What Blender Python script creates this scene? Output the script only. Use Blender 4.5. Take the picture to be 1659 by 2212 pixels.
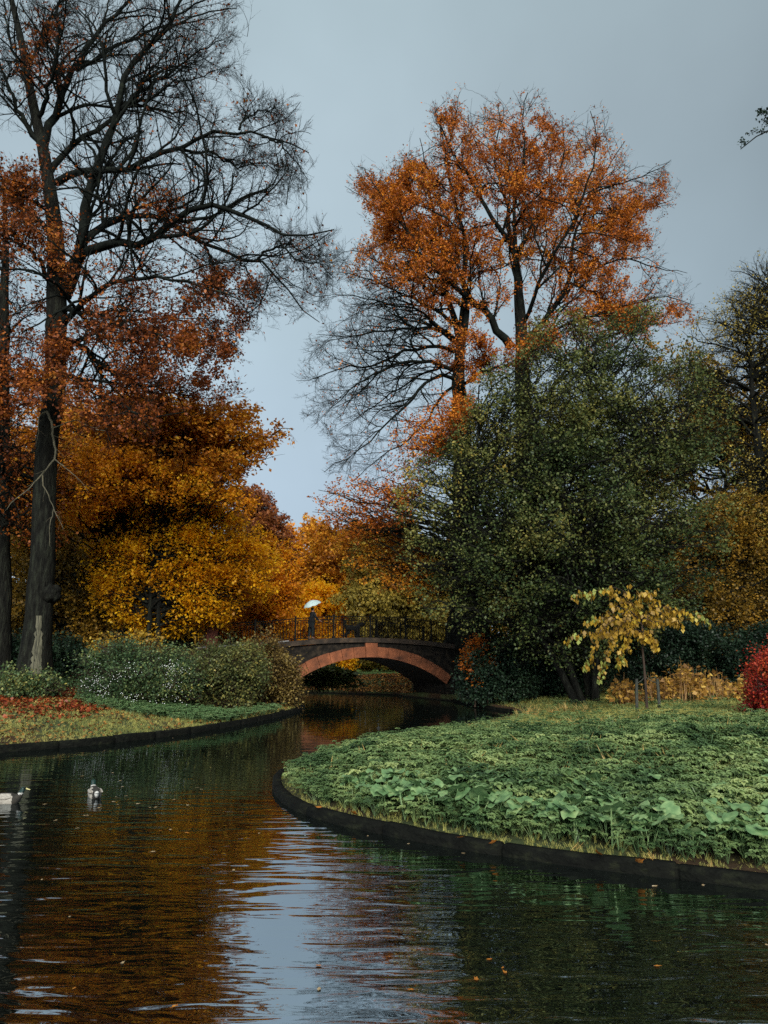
import bpy, bmesh, math
import numpy as np
from mathutils import Vector, Matrix
from mathutils.geometry import delaunay_2d_cdt

for o in list(bpy.data.objects): bpy.data.objects.remove(o)
SC = bpy.context.scene
COL = SC.collection

def nrm(v): return v/np.maximum(np.linalg.norm(v, axis=-1, keepdims=True), 1e-9)
# ---------------------------------------------------------------- camera
CAM_Z = 2.25; PITCH = math.atan(324/1598.0); FPX = 1598.0; IW, IH = 1659.0, 2212.0
cam = bpy.data.cameras.new('camera'); cam.sensor_fit = 'HORIZONTAL'; cam.sensor_width = 36
cam.lens = 36*FPX/IW; cam.clip_start = 0.1; cam.clip_end = 3000
camo = bpy.data.objects.new('camera', cam); COL.objects.link(camo)
camo.location = (0, 0, CAM_Z); camo.rotation_euler = (math.pi/2+PITCH, 0, 0)
SC.camera = camo

# ---------------------------------------------------------------- light
SUN_EL, SUN_AZ = math.radians(27), math.radians(178)      # low behind the viewer
w = bpy.data.worlds.new('World'); SC.world = w; w.use_nodes = True
nt = w.node_tree; nt.nodes.clear()
def wn(t, **k):
    n = nt.nodes.new(t)
    for a, b in k.items(): setattr(n, a, b)
    return n
out = wn('ShaderNodeOutputWorld'); bg = wn('ShaderNodeBackground')
sky = wn('ShaderNodeTexSky', sky_type='NISHITA', sun_disc=False, sun_elevation=SUN_EL, sun_rotation=SUN_AZ, air_density=1.0, dust_density=4.0, ozone_density=1.5)
skm = wn('ShaderNodeVectorMath', operation='SCALE'); skm.inputs['Scale'].default_value = 0.10
nt.links.new(sky.outputs[0], skm.inputs[0])
geo = wn('ShaderNodeTexCoord'); sep = wn('ShaderNodeSeparateXYZ'); nt.links.new(geo.outputs['Generated'], sep.inputs[0])
rmp = wn('ShaderNodeValToRGB'); cr = rmp.color_ramp
nt.links.new(sep.outputs['Z'], rmp.inputs[0])
SKY = [(0.0,(.49,.62,.74)),(.22,(.485,.615,.73)),(.42,(.46,.585,.66)),(.62,(.44,.55,.61)),(.72,(.42,.53,.58)),(.86,(.7,.76,.8)),(1.0,(.85,.9,.93))]
cr.elements[0].position = 0; cr.elements[0].color = (*SKY[0][1],1); cr.elements[1].position = 1; cr.elements[1].color = (*SKY[-1][1],1)
for p_, c_ in SKY[1:-1]:
    e = cr.elements.new(p_); e.color = (*c_,1)
noi = wn('ShaderNodeTexNoise'); noi.inputs['Scale'].default_value = 2.3; noi.inputs['Detail'].default_value = 5; noi.inputs['Roughness'].default_value = .45
nt.links.new(geo.outputs['Generated'], noi.inputs['Vector'])
mr = wn('ShaderNodeMapRange'); mr.inputs[1].default_value=.3; mr.inputs[2].default_value=.7; mr.inputs[3].default_value=.85; mr.inputs[4].default_value=1.13
nt.links.new(noi.outputs['Fac'], mr.inputs[0])
# the cloud is brighter behind the viewer, darker to the right
mb = wn('ShaderNodeMapRange'); mb.inputs[1].default_value=-.1; mb.inputs[2].default_value=-.8; mb.inputs[3].default_value=1.0; mb.inputs[4].default_value=2.9
nt.links.new(sep.outputs['Y'], mb.inputs[0])
mxr = wn('ShaderNodeMapRange'); mxr.inputs[1].default_value=.02; mxr.inputs[2].default_value=.5; mxr.inputs[3].default_value=1.0; mxr.inputs[4].default_value=.66
nt.links.new(sep.outputs['X'], mxr.inputs[0])
m1 = wn('ShaderNodeMath', operation='MULTIPLY'); nt.links.new(mr.outputs[0], m1.inputs[0]); nt.links.new(mb.outputs[0], m1.inputs[1])
m2 = wn('ShaderNodeMath', operation='MULTIPLY'); nt.links.new(m1.outputs[0], m2.inputs[0]); nt.links.new(mxr.outputs[0], m2.inputs[1])
sc_ = wn('ShaderNodeVectorMath', operation='SCALE'); nt.links.new(rmp.outputs[0], sc_.inputs[0]); nt.links.new(m2.outputs[0], sc_.inputs['Scale'])
mix = wn('ShaderNodeMix', data_type='RGBA'); mix.inputs[0].default_value = .9
nt.links.new(skm.outputs[0], mix.inputs[6]); nt.links.new(sc_.outputs[0], mix.inputs[7])
nt.links.new(mix.outputs[2], bg.inputs[0]); bg.inputs[1].default_value = .335
nt.links.new(bg.outputs[0], out.inputs[0])

sl = bpy.data.lights.new('sun', 'SUN'); sl.energy = 1.5; sl.angle = math.radians(24); sl.color = (1.0, .95, .87)
so = bpy.data.objects.new('sun', sl); COL.objects.link(so)
sd_ = Vector((math.sin(math.radians(3))*math.cos(SUN_EL), -math.cos(math.radians(3))*math.cos(SUN_EL), math.sin(SUN_EL)))
so.rotation_euler = (-sd_).to_track_quat('-Z', 'Y').to_euler(); so.location = sd_*50
SC.view_settings.view_transform = 'Standard'; SC.view_settings.look = 'None'
SC.view_settings.exposure = 1.65; SC.view_settings.gamma = 1
c_ = SC.cycles
c_.max_bounces = 8; c_.diffuse_bounces = 5; c_.glossy_bounces = 3; c_.transmission_bounces = 6; c_.transparent_max_bounces = 4
c_.caustics_reflective = False; c_.caustics_refractive = False; c_.use_denoising = False

# ---------------------------------------------------------------- pixel <-> world
SP, CP = math.sin(PITCH), math.cos(PITCH)
def P(x, y, D):
    """a point seen at photo pixel (x, y), D metres ahead"""
    dx = (x-IW/2)/FPX; dy = (IH/2-y)/FPX
    t = D/(CP-SP*dy)
    return np.array([dx*t, D, CAM_Z+t*(SP+CP*dy)])
def PZ(x, y, z):
    dx = (x-IW/2)/FPX; dy = (IH/2-y)/FPX
    t = (z-CAM_Z)/(SP+CP*dy)
    return np.array([dx*t, t*(CP-SP*dy), z])
def proj(p):
    x = p[...,0]; y = p[...,1]; z = p[...,2]-CAM_Z
    f = np.maximum(y*CP+z*SP, .1); u = -y*SP+z*CP
    return np.stack([IW/2+FPX*x/f, IH/2-FPX*u/f], -1)
def inpoly(pt, poly):
    poly = np.asarray(poly, float); x = pt[...,0]; y = pt[...,1]
    r = np.zeros(x.shape, bool); n = len(poly)
    for i in range(n):
        x0, y0 = poly[i]; x1, y1 = poly[(i+1) % n]
        c = (y0 > y) != (y1 > y)
        with np.errstate(divide='ignore', invalid='ignore'):
            r ^= c & (x < (x1-x0)*(y-y0)/(y1-y0+1e-12)+x0)
    return r
def edgedist(pt, poly):
    poly = np.asarray(poly, float); d = np.full(pt.shape[:-1], 1e9)
    for i in range(len(poly)):
        a = poly[i]; b = poly[(i+1) % len(poly)]; ab = b-a
        t = np.clip(((pt-a)@ab)/(ab@ab+1e-9), 0, 1)
        d = np.minimum(d, np.linalg.norm(pt-(a+t[...,None]*ab), axis=-1))
    return d

# ---------------------------------------------------------------- object helpers
def tag(o, label=None, cat=None, group=None, kind=None):
    if label: o['label'] = label
    if cat: o['category'] = cat
    if group: o['group'] = group
    if kind: o['kind'] = kind
    return o
def thing(name, label, cat, loc=(0,0,0), rz=0, group=None):
    o = bpy.data.objects.new(name, None); COL.objects.link(o)
    o.location = tuple(float(v) for v in loc); o.rotation_euler = (0,0,rz)
    return tag(o, label, cat, group)
def link(name, me, mat, parent=None):
    o = bpy.data.objects.new(name, me); COL.objects.link(o)
    if mat is not None and not me.materials: me.materials.append(mat)
    if parent is not None:
        o.parent = parent
    return o
def np_mesh(name, V, F, attr=None, smooth=False):
    """V (n,3); F (m,k) k=3|4, or list of such arrays"""
    if not isinstance(F, (list, tuple)): F = [F]
    F = [np.asarray(f, np.int32) for f in F if len(f)]
    me = bpy.data.meshes.new(name)
    V = np.asarray(V, np.float32)
    me.vertices.add(len(V)); me.vertices.foreach_set('co', V.ravel())
    idx = np.concatenate([f.ravel() for f in F])
    tot = np.concatenate([np.full(len(f), f.shape[1], np.int32) for f in F])
    st = np.concatenate([[0], np.cumsum(tot)[:-1]]).astype(np.int32)
    me.loops.add(len(idx)); me.loops.foreach_set('vertex_index', idx)
    me.polygons.add(len(tot)); me.polygons.foreach_set('loop_start', st)
    if smooth: me.polygons.foreach_set('use_smooth', np.ones(len(tot), bool))
    if attr is not None:
        a = me.attributes.new('rnd', 'FLOAT', 'FACE'); a.data.foreach_set('value', np.asarray(attr, np.float32))
    me.update(calc_edges=True); me.validate()
    return me
def mesh_obj(name, V, F, mat, parent=None, attr=None, smooth=False, origin=None):
    V = np.asarray(V, float)
    if parent is not None and origin is None: origin = np.array(parent.location)
    if origin is not None: V = V-np.asarray(origin)
    return link(name, np_mesh(name, V, F, attr, smooth), mat, parent)
class MB:
    """collects boxes / tubes / lofts in local coordinates"""
    def __init__(s): s.bm = bmesh.new()
    def box(s, c, d, rot=None, bev=0):
        r = bmesh.ops.create_cube(s.bm, size=1); vs = r['verts']
        M = Matrix.Translation(Vector(c)) @ (rot.to_4x4() if rot is not None else Matrix()) @ Matrix.Diagonal((*d,1))
        bmesh.ops.transform(s.bm, matrix=M, verts=vs)
        if bev:
            es = list({e for v in vs for e in v.link_edges})
            bmesh.ops.bevel(s.bm, geom=es, offset=bev, segments=1, affect='EDGES')
        return s
    def loft(s, rings, caps=True, closed=True):
        prev = None; R = []
        for r in rings: R.append([s.bm.verts.new(tuple(float(q) for q in p)) for p in r])
        n = len(R[0])
        for a, b in zip(R[:-1], R[1:]):
            for i in range(n if closed else n-1):
                s.bm.faces.new((a[i], a[(i+1)%n], b[(i+1)%n], b[i]))
        if caps and closed:
            s.bm.faces.new(R[0][::-1]); s.bm.faces.new(R[-1])
        return s
    def tube(s, pts, rad, k=8):
        pts = [Vector(p) for p in pts]; rad = rad if hasattr(rad,'__len__') else [rad]*len(pts)
        rings = []
        for i, p in enumerate(pts):
            t = (pts[min(i+1,len(pts)-1)]-pts[max(i-1,0)]).normalized()
            a = t.cross(Vector((.13,.27,.95)) if abs(t.z)<.9 else Vector((1,0,.1))).normalized(); b = t.cross(a)
            rings.append([p+(a*math.cos(2*math.pi*j/k)+b*math.sin(2*math.pi*j/k))*rad[i] for j in range(k)])
        return s.loft(rings)
    def done(s, name, mat, parent=None, smooth=False):
        bmesh.ops.recalc_face_normals(s.bm, faces=s.bm.faces)
        me = bpy.data.meshes.new(name); s.bm.to_mesh(me); s.bm.free()
        if smooth:
            for p in me.polygons: p.use_smooth = True
        return link(name, me, mat, parent)

# ---------------------------------------------------------------- materials
def newmat(name):
    m = bpy.data.materials.new(name); m.use_nodes = True; m.node_tree.nodes.clear(); return m, m.node_tree
def N(t, ty, **k):
    n = t.nodes.new(ty)
    for a, b in k.items():
        if a in n.inputs: n.inputs[a].default_value = b
        else: setattr(n, a, b)
    return n
def ramp(t, stops, interp='LINEAR'):
    r = t.nodes.new('ShaderNodeValToRGB'); c = r.color_ramp; c.interpolation = interp
    c.elements[0].position = stops[0][0]; c.elements[0].color = (*stops[0][1],1)
    c.elements[1].position = stops[-1][0]; c.elements[1].color = (*stops[-1][1],1)
    for p, col in stops[1:-1]: e = c.elements.new(p); e.color = (*col,1)
    return r
def leafmat(name, stops, scale=.35, wn_=.45, trans=.35, rough=.5, spec=.25):
    m, t = newmat(name)
    at = N(t,'ShaderNodeAttribute'); at.attribute_name = 'rnd'
    tc = N(t,'ShaderNodeTexCoord'); no = N(t,'ShaderNodeTexNoise', Scale=scale, Detail=2.0)
    t.links.new(tc.outputs['Object'], no.inputs['Vector'])
    mr = N(t,'ShaderNodeMapRange'); mr.inputs[1].default_value=.3; mr.inputs[2].default_value=.7
    t.links.new(no.outputs['Fac'], mr.inputs[0])
    mx = N(t,'ShaderNodeMix'); mx.inputs[0].default_value = wn_
    t.links.new(at.outputs['Fac'], mx.inputs[2]); t.links.new(mr.outputs[0], mx.inputs[3])
    r = ramp(t, stops); t.links.new(mx.outputs[0], r.inputs[0])
    b = N(t,'ShaderNodeBsdfPrincipled'); b.inputs['Roughness'].default_value = rough; b.inputs['Specular IOR Level'].default_value = spec
    t.links.new(r.outputs[0], b.inputs['Base Color'])
    tr = N(t,'ShaderNodeBsdfTranslucent'); t.links.new(r.outputs[0], tr.inputs[0])
    ms = N(t,'ShaderNodeMixShader'); ms.inputs[0].default_value = trans
    t.links.new(b.outputs[0], ms.inputs[1]); t.links.new(tr.outputs[0], ms.inputs[2])
    o = N(t,'ShaderNodeOutputMaterial'); t.links.new(ms.outputs[0], o.inputs[0]); return m
def solid(name, stops, scale=6, rough=.85, bump=.3, bscale=30, stretch=(1,1,1), spec=.3, dist=.02):
    m, t = newmat(name)
    tc = N(t,'ShaderNodeTexCoord'); mp = N(t,'ShaderNodeMapping'); mp.inputs['Scale'].default_value = stretch
    t.links.new(tc.outputs['Object'], mp.inputs[0])
    no = N(t,'ShaderNodeTexNoise', Scale=scale, Detail=6.0, Roughness=.6); t.links.new(mp.outputs[0], no.inputs['Vector'])
    r = ramp(t, stops); t.links.new(no.outputs['Fac'], r.inputs[0])
    n2 = N(t,'ShaderNodeTexNoise', Scale=bscale, Detail=5.0); t.links.new(mp.outputs[0], n2.inputs['Vector'])
    bp = N(t,'ShaderNodeBump', Strength=bump, Distance=dist); t.links.new(n2.outputs['Fac'], bp.inputs['Height'])
    b = N(t,'ShaderNodeBsdfPrincipled'); b.inputs['Roughness'].default_value = rough; b.inputs['Specular IOR Level'].default_value = spec
    t.links.new(r.outputs[0], b.inputs['Base Color']); t.links.new(bp.outputs[0], b.inputs['Normal'])
    o = N(t,'ShaderNodeOutputMaterial'); t.links.new(b.outputs[0], o.inputs[0]); return m

M = {}
M['bark'] = solid('bark_dark', [(.3,(.004,.004,.0035)),(.5,(.010,.010,.008)),(.72,(.026,.029,.02))], 3, bump=1, bscale=9, stretch=(3,3,.5), dist=.10, spec=.06)
M['bark_limb'] = solid('bark_limb', [(.3,(.003,.0035,.003)),(.6,(.009,.011,.009)),(.75,(.028,.034,.022))], 2.2, bump=.8, bscale=8, stretch=(1,1,1), dist=.04, spec=.06)
M['bark_brown'] = solid('bark_brown', [(.3,(.012,.008,.006)),(.7,(.05,.03,.018))], 3, bump=.7, bscale=8, stretch=(2,2,.6), dist=.04)
M['bark_pale'] = solid('bark_pale_dead', [(.3,(.04,.038,.024)),(.7,(.12,.105,.065))], 4, bump=.5)
M['bare_wood'] = solid('bare_wood_strip', [(.35,(.02,.02,.014)),(.55,(.085,.08,.05)),(.7,(.15,.14,.09))], 5, bump=.8, bscale=10, stretch=(5,5,.4))
M['rust'] = leafmat('leaf_rust', [(0,(.04,.014,.007)),(.35,(.12,.032,.010)),(.6,(.26,.065,.012)),(.82,(.42,.13,.016)),(1,(.52,.24,.04))], .3)
M['beech_orange'] = leafmat('leaf_beech_orange', [(0,(.10,.028,.008)),(.3,(.28,.070,.010)),(.6,(.52,.145,.014)),(.85,(.70,.27,.02)),(1,(.62,.39,.06))], .25)
M['redbrown'] = leafmat('leaf_redbrown', [(0,(.09,.03,.016)),(.4,(.22,.065,.025)),(.75,(.36,.13,.035)),(1,(.5,.22,.05))], .3)
M['amber'] = leafmat('leaf_amber', [(0,(.28,.09,.008)),(.35,(.62,.21,.010)),(.65,(.85,.36,.012)),(.85,(.92,.50,.02)),(1,(.78,.52,.04))], .3, trans=.45)
M['gold'] = leafmat('leaf_gold', [(0,(.36,.16,.01)),(.35,(.78,.37,.012)),(.7,(.95,.55,.014)),(1,(.97,.68,.04))], .35, trans=.55)
M['oak'] = leafmat('leaf_oak', [(0,(.12,.045,.009)),(.35,(.36,.12,.012)),(.6,(.62,.24,.015)),(.8,(.72,.38,.03)),(1,(.48,.36,.04))], .3, trans=.42)
M['ochre'] = leafmat('leaf_ochre', [(0,(.05,.035,.009)),(.35,(.14,.09,.014)),(.65,(.30,.16,.018)),(.88,(.48,.26,.025)),(1,(.36,.30,.05))], .3)
M['olive'] = leafmat('leaf_olive', [(0,(.02,.03,.010)),(.35,(.06,.065,.018)),(.7,(.15,.13,.03)),(1,(.34,.27,.06))], .3)
M['olivegold'] = leafmat('leaf_olivegold', [(0,(.08,.065,.014)),(.4,(.24,.19,.035)),(.75,(.46,.33,.055)),(1,(.6,.42,.07))], .3)
M['green'] = leafmat('leaf_green', [(0,(.010,.020,.008)),(.28,(.030,.050,.016)),(.5,(.070,.092,.026)),(.74,(.145,.145,.038)),(.9,(.26,.22,.05)),(1,(.48,.28,.04))], .28, wn_=.6, trans=.25, spec=.2, rough=.5)
M['evergreen'] = leafmat('leaf_evergreen', [(0,(.004,.010,.006)),(.5,(.012,.028,.014)),(.9,(.03,.055,.026)),(1,(.07,.09,.04))], .5, trans=.15)
M['snow'] = leafmat('leaf_snowberry', [(0,(.014,.030,.013)),(.4,(.045,.085,.034)),(.7,(.11,.155,.055)),(.88,(.22,.23,.07)),(1,(.45,.36,.07))], .6, wn_=.35, trans=.25)
M['shrubolive'] = leafmat('leaf_shrub_olive', [(0,(.02,.027,.010)),(.4,(.06,.08,.026)),(.75,(.17,.17,.05)),(1,(.42,.32,.07))], .6, trans=.3)
M['shrubbrown'] = leafmat('leaf_shrub_brown', [(0,(.03,.02,.009)),(.4,(.09,.055,.016)),(.7,(.19,.13,.035)),(.9,(.30,.22,.06)),(1,(.5,.36,.09))], .6, trans=.3)
M['yellowleaf'] = leafmat('leaf_yellow', [(0,(.09,.055,.014)),(.35,(.26,.15,.018)),(.7,(.46,.28,.026)),(.88,(.52,.38,.045)),(1,(.26,.30,.06))], 1.6, trans=.4, spec=.4)
M['limeleaf'] = leafmat('leaf_lime', [(0,(.20,.22,.045)),(1,(.38,.44,.12))], 1, trans=.4)
M['strawleaf'] = leafmat('leaf_straw', [(0,(.10,.05,.015)),(.4,(.26,.13,.03)),(.75,(.50,.29,.05)),(1,(.66,.46,.11))], 1, trans=.35)
M['straw'] = leafmat('stem_straw', [(0,(.08,.035,.015)),(.6,(.22,.12,.045)),(1,(.42,.27,.11))], 1, trans=0)
M['redbush'] = leafmat('leaf_red', [(0,(.07,.004,.006)),(.4,(.22,.009,.012)),(.75,(.45,.06,.022)),(1,(.62,.17,.04))], 1.5, trans=.4)
M['herb'] = leafmat('leaf_herb', [(0,(.014,.036,.015)),(.3,(.062,.118,.042)),(.6,(.18,.26,.092)),(.88,(.36,.42,.16)),(1,(.50,.47,.16))], 1.1, wn_=.6, trans=.25, spec=.4)
M['butterbur'] = leafmat('leaf_butterbur', [(0,(.045,.11,.042)),(.5,(.13,.23,.09)),(.85,(.26,.36,.15)),(1,(.42,.42,.16))], 9, wn_=.55, trans=.25, spec=.4)
M['grass'] = leafmat('grass_blade', [(0,(.055,.07,.018)),(.3,(.17,.19,.05)),(.65,(.37,.34,.095)),(1,(.60,.46,.17))], .35, wn_=.5, trans=.25)
M['drygrass'] = leafmat('grass_dry', [(0,(.12,.12,.04)),(.5,(.34,.25,.08)),(1,(.52,.30,.09))], .6, trans=.25)
M['fallen'] = leafmat('leaf_fallen', [(0,(.08,.03,.012)),(.4,(.20,.08,.02)),(.7,(.34,.17,.035)),(1,(.5,.36,.12))], .8, trans=.1)
M['fallenred'] = leafmat('leaf_fallen_red', [(0,(.06,.010,.006)),(.5,(.18,.03,.010)),(1,(.34,.09,.02))], .5, trans=.1)
M['paleleaf'] = leafmat('leaf_pale_floating', [(0,(.22,.14,.06)),(.6,(.38,.28,.15)),(1,(.5,.42,.3))], 1, trans=.1)
M['orangeleaf'] = leafmat('leaf_orange_floating', [(0,(.22,.07,.012)),(.6,(.38,.14,.018)),(1,(.45,.22,.035))], 1, trans=.1)
M['berry'] = solid('white_berry', [(.3,(.6,.62,.58)),(.7,(.8,.8,.78))], 5, rough=.4, bump=0)

# ground: moss, soil, leaf litter and grass; litter shows on the left bank
def ground_mat():
    m, t = newmat('ground')
    tc = N(t,'ShaderNodeTexCoord')
    n1 = N(t,'ShaderNodeTexNoise', Scale=.45, Detail=5.0); n2 = N(t,'ShaderNodeTexNoise', Scale=9.0, Detail=8.0, Roughness=.7); n3 = N(t,'ShaderNodeTexVoronoi', Scale=9.0)
    for n in (n1,n2,n3): t.links.new(tc.outputs['Object'], n.inputs['Vector'])
    r1 = ramp(t, [(.3,(.018,.028,.012)),(.5,(.045,.062,.022)),(.7,(.09,.09,.035))]); t.links.new(n2.outputs['Fac'], r1.inputs[0])
    r2 = ramp(t, [(.3,(.016,.009,.005)),(.55,(.045,.026,.012)),(.8,(.10,.065,.028))]); t.links.new(n2.outputs['Fac'], r2.inputs[0])
    f = ramp(t, [(.45,(0,0,0)),(.6,(1,1,1))]); t.links.new(n1.outputs['Fac'], f.inputs[0])
    mx = N(t,'ShaderNodeMix', data_type='RGBA'); t.links.new(f.outputs[0], mx.inputs[0]); t.links.new(r1.outputs[0], mx.inputs[6]); t.links.new(r2.outputs[0], mx.inputs[7])
    # bare wet mud on the pond bed
    s = N(t,'ShaderNodeSeparateXYZ'); t.links.new(tc.outputs['Object'], s.inputs[0])
    mr = N(t,'ShaderNodeMapRange'); mr.inputs[1].default_value=.24; mr.inputs[2].default_value=.33; t.links.new(s.outputs['Z'], mr.inputs[0])
    m2_ = N(t,'ShaderNodeMix', data_type='RGBA'); m2_.inputs[6].default_value = (.010,.009,.006,1); t.links.new(mr.outputs[0], m2_.inputs[0]); t.links.new(mx.outputs[2], m2_.inputs[7])
    my = N(t,'ShaderNodeMapRange'); my.inputs[1].default_value=56.5; my.inputs[2].default_value=57.5; t.links.new(s.outputs['Y'], my.inputs[0])
    r3 = ramp(t, [(.3,(.08,.14,.035)),(.7,(.16,.24,.06))]); t.links.new(n2.outputs['Fac'], r3.inputs[0])
    m3_ = N(t,'ShaderNodeMix', data_type='RGBA'); t.links.new(my.outputs[0], m3_.inputs[0]); t.links.new(m2_.outputs[2], m3_.inputs[6]); t.links.new(r3.outputs[0], m3_.inputs[7]); m2_ = m3_
    bp = N(t,'ShaderNodeBump', Strength=.8, Distance=.05); t.links.new(n2.outputs['Fac'], bp.inputs['Height'])
    b = N(t,'ShaderNodeBsdfPrincipled'); b.inputs['Roughness'].default_value=.95; b.inputs['Specular IOR Level'].default_value=.15
    t.links.new(m2_.outputs[2], b.inputs['Base Color']); t.links.new(bp.outputs[0], b.inputs['Normal'])
    o = N(t,'ShaderNodeOutputMaterial'); t.links.new(b.outputs[0], o.inputs[0]); return m
M['ground'] = ground_mat()
def water_mat():
    m, t = newmat('water')
    tc = N(t,'ShaderNodeTexCoord')
    # gentle swell that crosses the view, a finer ripple on top, both calmer in places
    mp = N(t,'ShaderNodeMapping'); mp.inputs['Scale'].default_value = (.42,1.55,1); mp.inputs['Rotation'].default_value = (0,0,math.radians(4))
    t.links.new(tc.outputs['Object'], mp.inputs[0])
    n1 = N(t,'ShaderNodeTexNoise', Scale=2.7, Detail=2.0, Roughness=.4, Distortion=.6); t.links.new(mp.outputs[0], n1.inputs['Vector'])
    mp2 = N(t,'ShaderNodeMapping'); mp2.inputs['Scale'].default_value = (.5,1.5,1); mp2.inputs['Rotation'].default_value = (0,0,math.radians(-9))
    t.links.new(tc.outputs['Object'], mp2.inputs[0])
    n2 = N(t,'ShaderNodeTexNoise', Scale=6.5, Detail=1.0, Roughness=.4); t.links.new(mp2.outputs[0], n2.inputs['Vector'])
    ad = N(t,'ShaderNodeMath', operation='MULTIPLY_ADD'); ad.inputs[1].default_value = .22; t.links.new(n2.outputs['Fac'], ad.inputs[0]); t.links.new(n1.outputs['Fac'], ad.inputs[2])
    n3 = N(t,'ShaderNodeTexNoise', Scale=.35, Detail=2.0); t.links.new(tc.outputs['Object'], n3.inputs['Vector'])
    mr = N(t,'ShaderNodeMapRange'); mr.inputs[1].default_value=.35; mr.inputs[2].default_value=.65; mr.inputs[3].default_value=.45; mr.inputs[4].default_value=1.0; t.links.new(n3.outputs['Fac'], mr.inputs[0])
    # sheltered and flatter towards the bridge
    s = N(t,'ShaderNodeSeparateXYZ'); t.links.new(tc.outputs['Object'], s.inputs[0])
    m3 = N(t,'ShaderNodeMapRange'); m3.inputs[1].default_value=7; m3.inputs[2].default_value=15; m3.inputs[3].default_value=1; m3.inputs[4].default_value=.25; t.links.new(s.outputs['Y'], m3.inputs[0])
    mu = N(t,'ShaderNodeMath', operation='MULTIPLY'); t.links.new(mr.outputs[0], mu.inputs[0]); t.links.new(m3.outputs[0], mu.inputs[1])
    bp = N(t,'ShaderNodeBump', Distance=.023); t.links.new(mu.outputs[0], bp.inputs['Strength']); t.links.new(ad.outputs[0], bp.inputs['Height'])
    gl = N(t,'ShaderNodeBsdfGlossy'); gl.inputs['Roughness'].default_value=.015; gl.inputs['Color'].default_value=(.86,.94,1,1); t.links.new(bp.outputs[0], gl.inputs['Normal'])
    di = N(t,'ShaderNodeBsdfDiffuse'); di.inputs['Color'].default_value=(.003,.004,.003,1)
    fr = N(t,'ShaderNodeFresnel', IOR=7.5); t.links.new(bp.outputs[0], fr.inputs['Normal'])
    ms = N(t,'ShaderNodeMixShader'); t.links.new(fr.outputs[0], ms.inputs[0]); t.links.new(di.outputs[0], ms.inputs[1]); t.links.new(gl.outputs[0], ms.inputs[2])
    o = N(t,'ShaderNodeOutputMaterial'); t.links.new(ms.outputs[0], o.inputs[0]); return m
M['water'] = water_mat()
M['edging'] = solid('wet_edging', [(.3,(.002,.0022,.0018)),(.55,(.005,.0055,.004)),(.78,(.016,.018,.009))], 5, bump=1, bscale=11, stretch=(1,1,2), dist=.05, spec=.08)
M['stone'] = solid('dark_stone', [(.3,(.005,.0045,.004)),(.5,(.014,.012,.010)),(.7,(.04,.03,.02))], 3.5, bump=.8, bscale=9, spec=.08)
M['sandstone'] = solid('red_sandstone', [(.28,(.03,.014,.009)),(.42,(.13,.045,.02)),(.55,(.20,.066,.028)),(.72,(.30,.105,.045))], 1.9, bump=.8, bscale=12)
M['cornice'] = solid('cornice_stone', [(.3,(.010,.008,.006)),(.5,(.028,.02,.014)),(.75,(.075,.05,.03))], 2.5, bump=.5)
M['paving'] = solid('wet_paving', [(.3,(.10,.10,.10)),(.7,(.24,.24,.23))], 4, rough=.35, bump=.2)
M['iron'] = solid('painted_iron', [(.3,(.003,.0035,.003)),(.7,(.010,.010,.009))], 8, rough=.7, bump=.1, spec=.1)
M['brick'] = solid('red_brick', [(.3,(.04,.014,.009)),(.6,(.13,.036,.02))], 6, bump=.5)
M['cap'] = solid('dark_cap', [(.3,(.008,.008,.008)),(.7,(.02,.02,.018))], 6)
M['cloth'] = solid('dark_cloth', [(.3,(.002,.003,.004)),(.7,(.006,.008,.011))], 12, bump=.2)
M['trouser'] = solid('dark_trousers', [(.3,(.004,.007,.008)),(.7,(.012,.018,.02))], 12, bump=.2)
M['skin'] = solid('skin', [(.3,(.28,.15,.10)),(.7,(.36,.2,.14))], 5, bump=0)
M['hair'] = solid('dark_hair', [(.3,(.006,.005,.004)),(.7,(.015,.012,.01))], 30)
M['fur'] = solid('black_fur', [(.3,(.002,.002,.002)),(.7,(.006,.0055,.005))], 20, bump=1, bscale=40, dist=.03)
M['umbrella'] = solid('pale_umbrella_cloth', [(.3,(.34,.46,.46)),(.7,(.44,.56,.56))], 3, rough=.6, bump=0)
M['stake'] = solid('dark_stake', [(.3,(.015,.018,.014)),(.7,(.05,.052,.04))], 6)
M['duckgrey'] = solid('duck_grey_feathers', [(.3,(.20,.18,.15)),(.7,(.36,.33,.28))], 20, bump=.2)
M['duckdark'] = solid('duck_dark_feathers', [(.3,(.01,.01,.009)),(.7,(.035,.03,.022))], 20)
M['duckgreen'] = solid('duck_green_head', [(.3,(.004,.014,.012)),(.7,(.008,.03,.022))], 10, rough=.35, bump=0)
M['bill'] = solid('duck_bill', [(.3,(.34,.31,.12)),(.7,(.42,.38,.15))], 10, rough=.4, bump=0)
M['white'] = solid('white_feathers', [(.3,(.34,.33,.3)),(.7,(.45,.44,.41))], 10, bump=0)

WZ = .21
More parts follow.
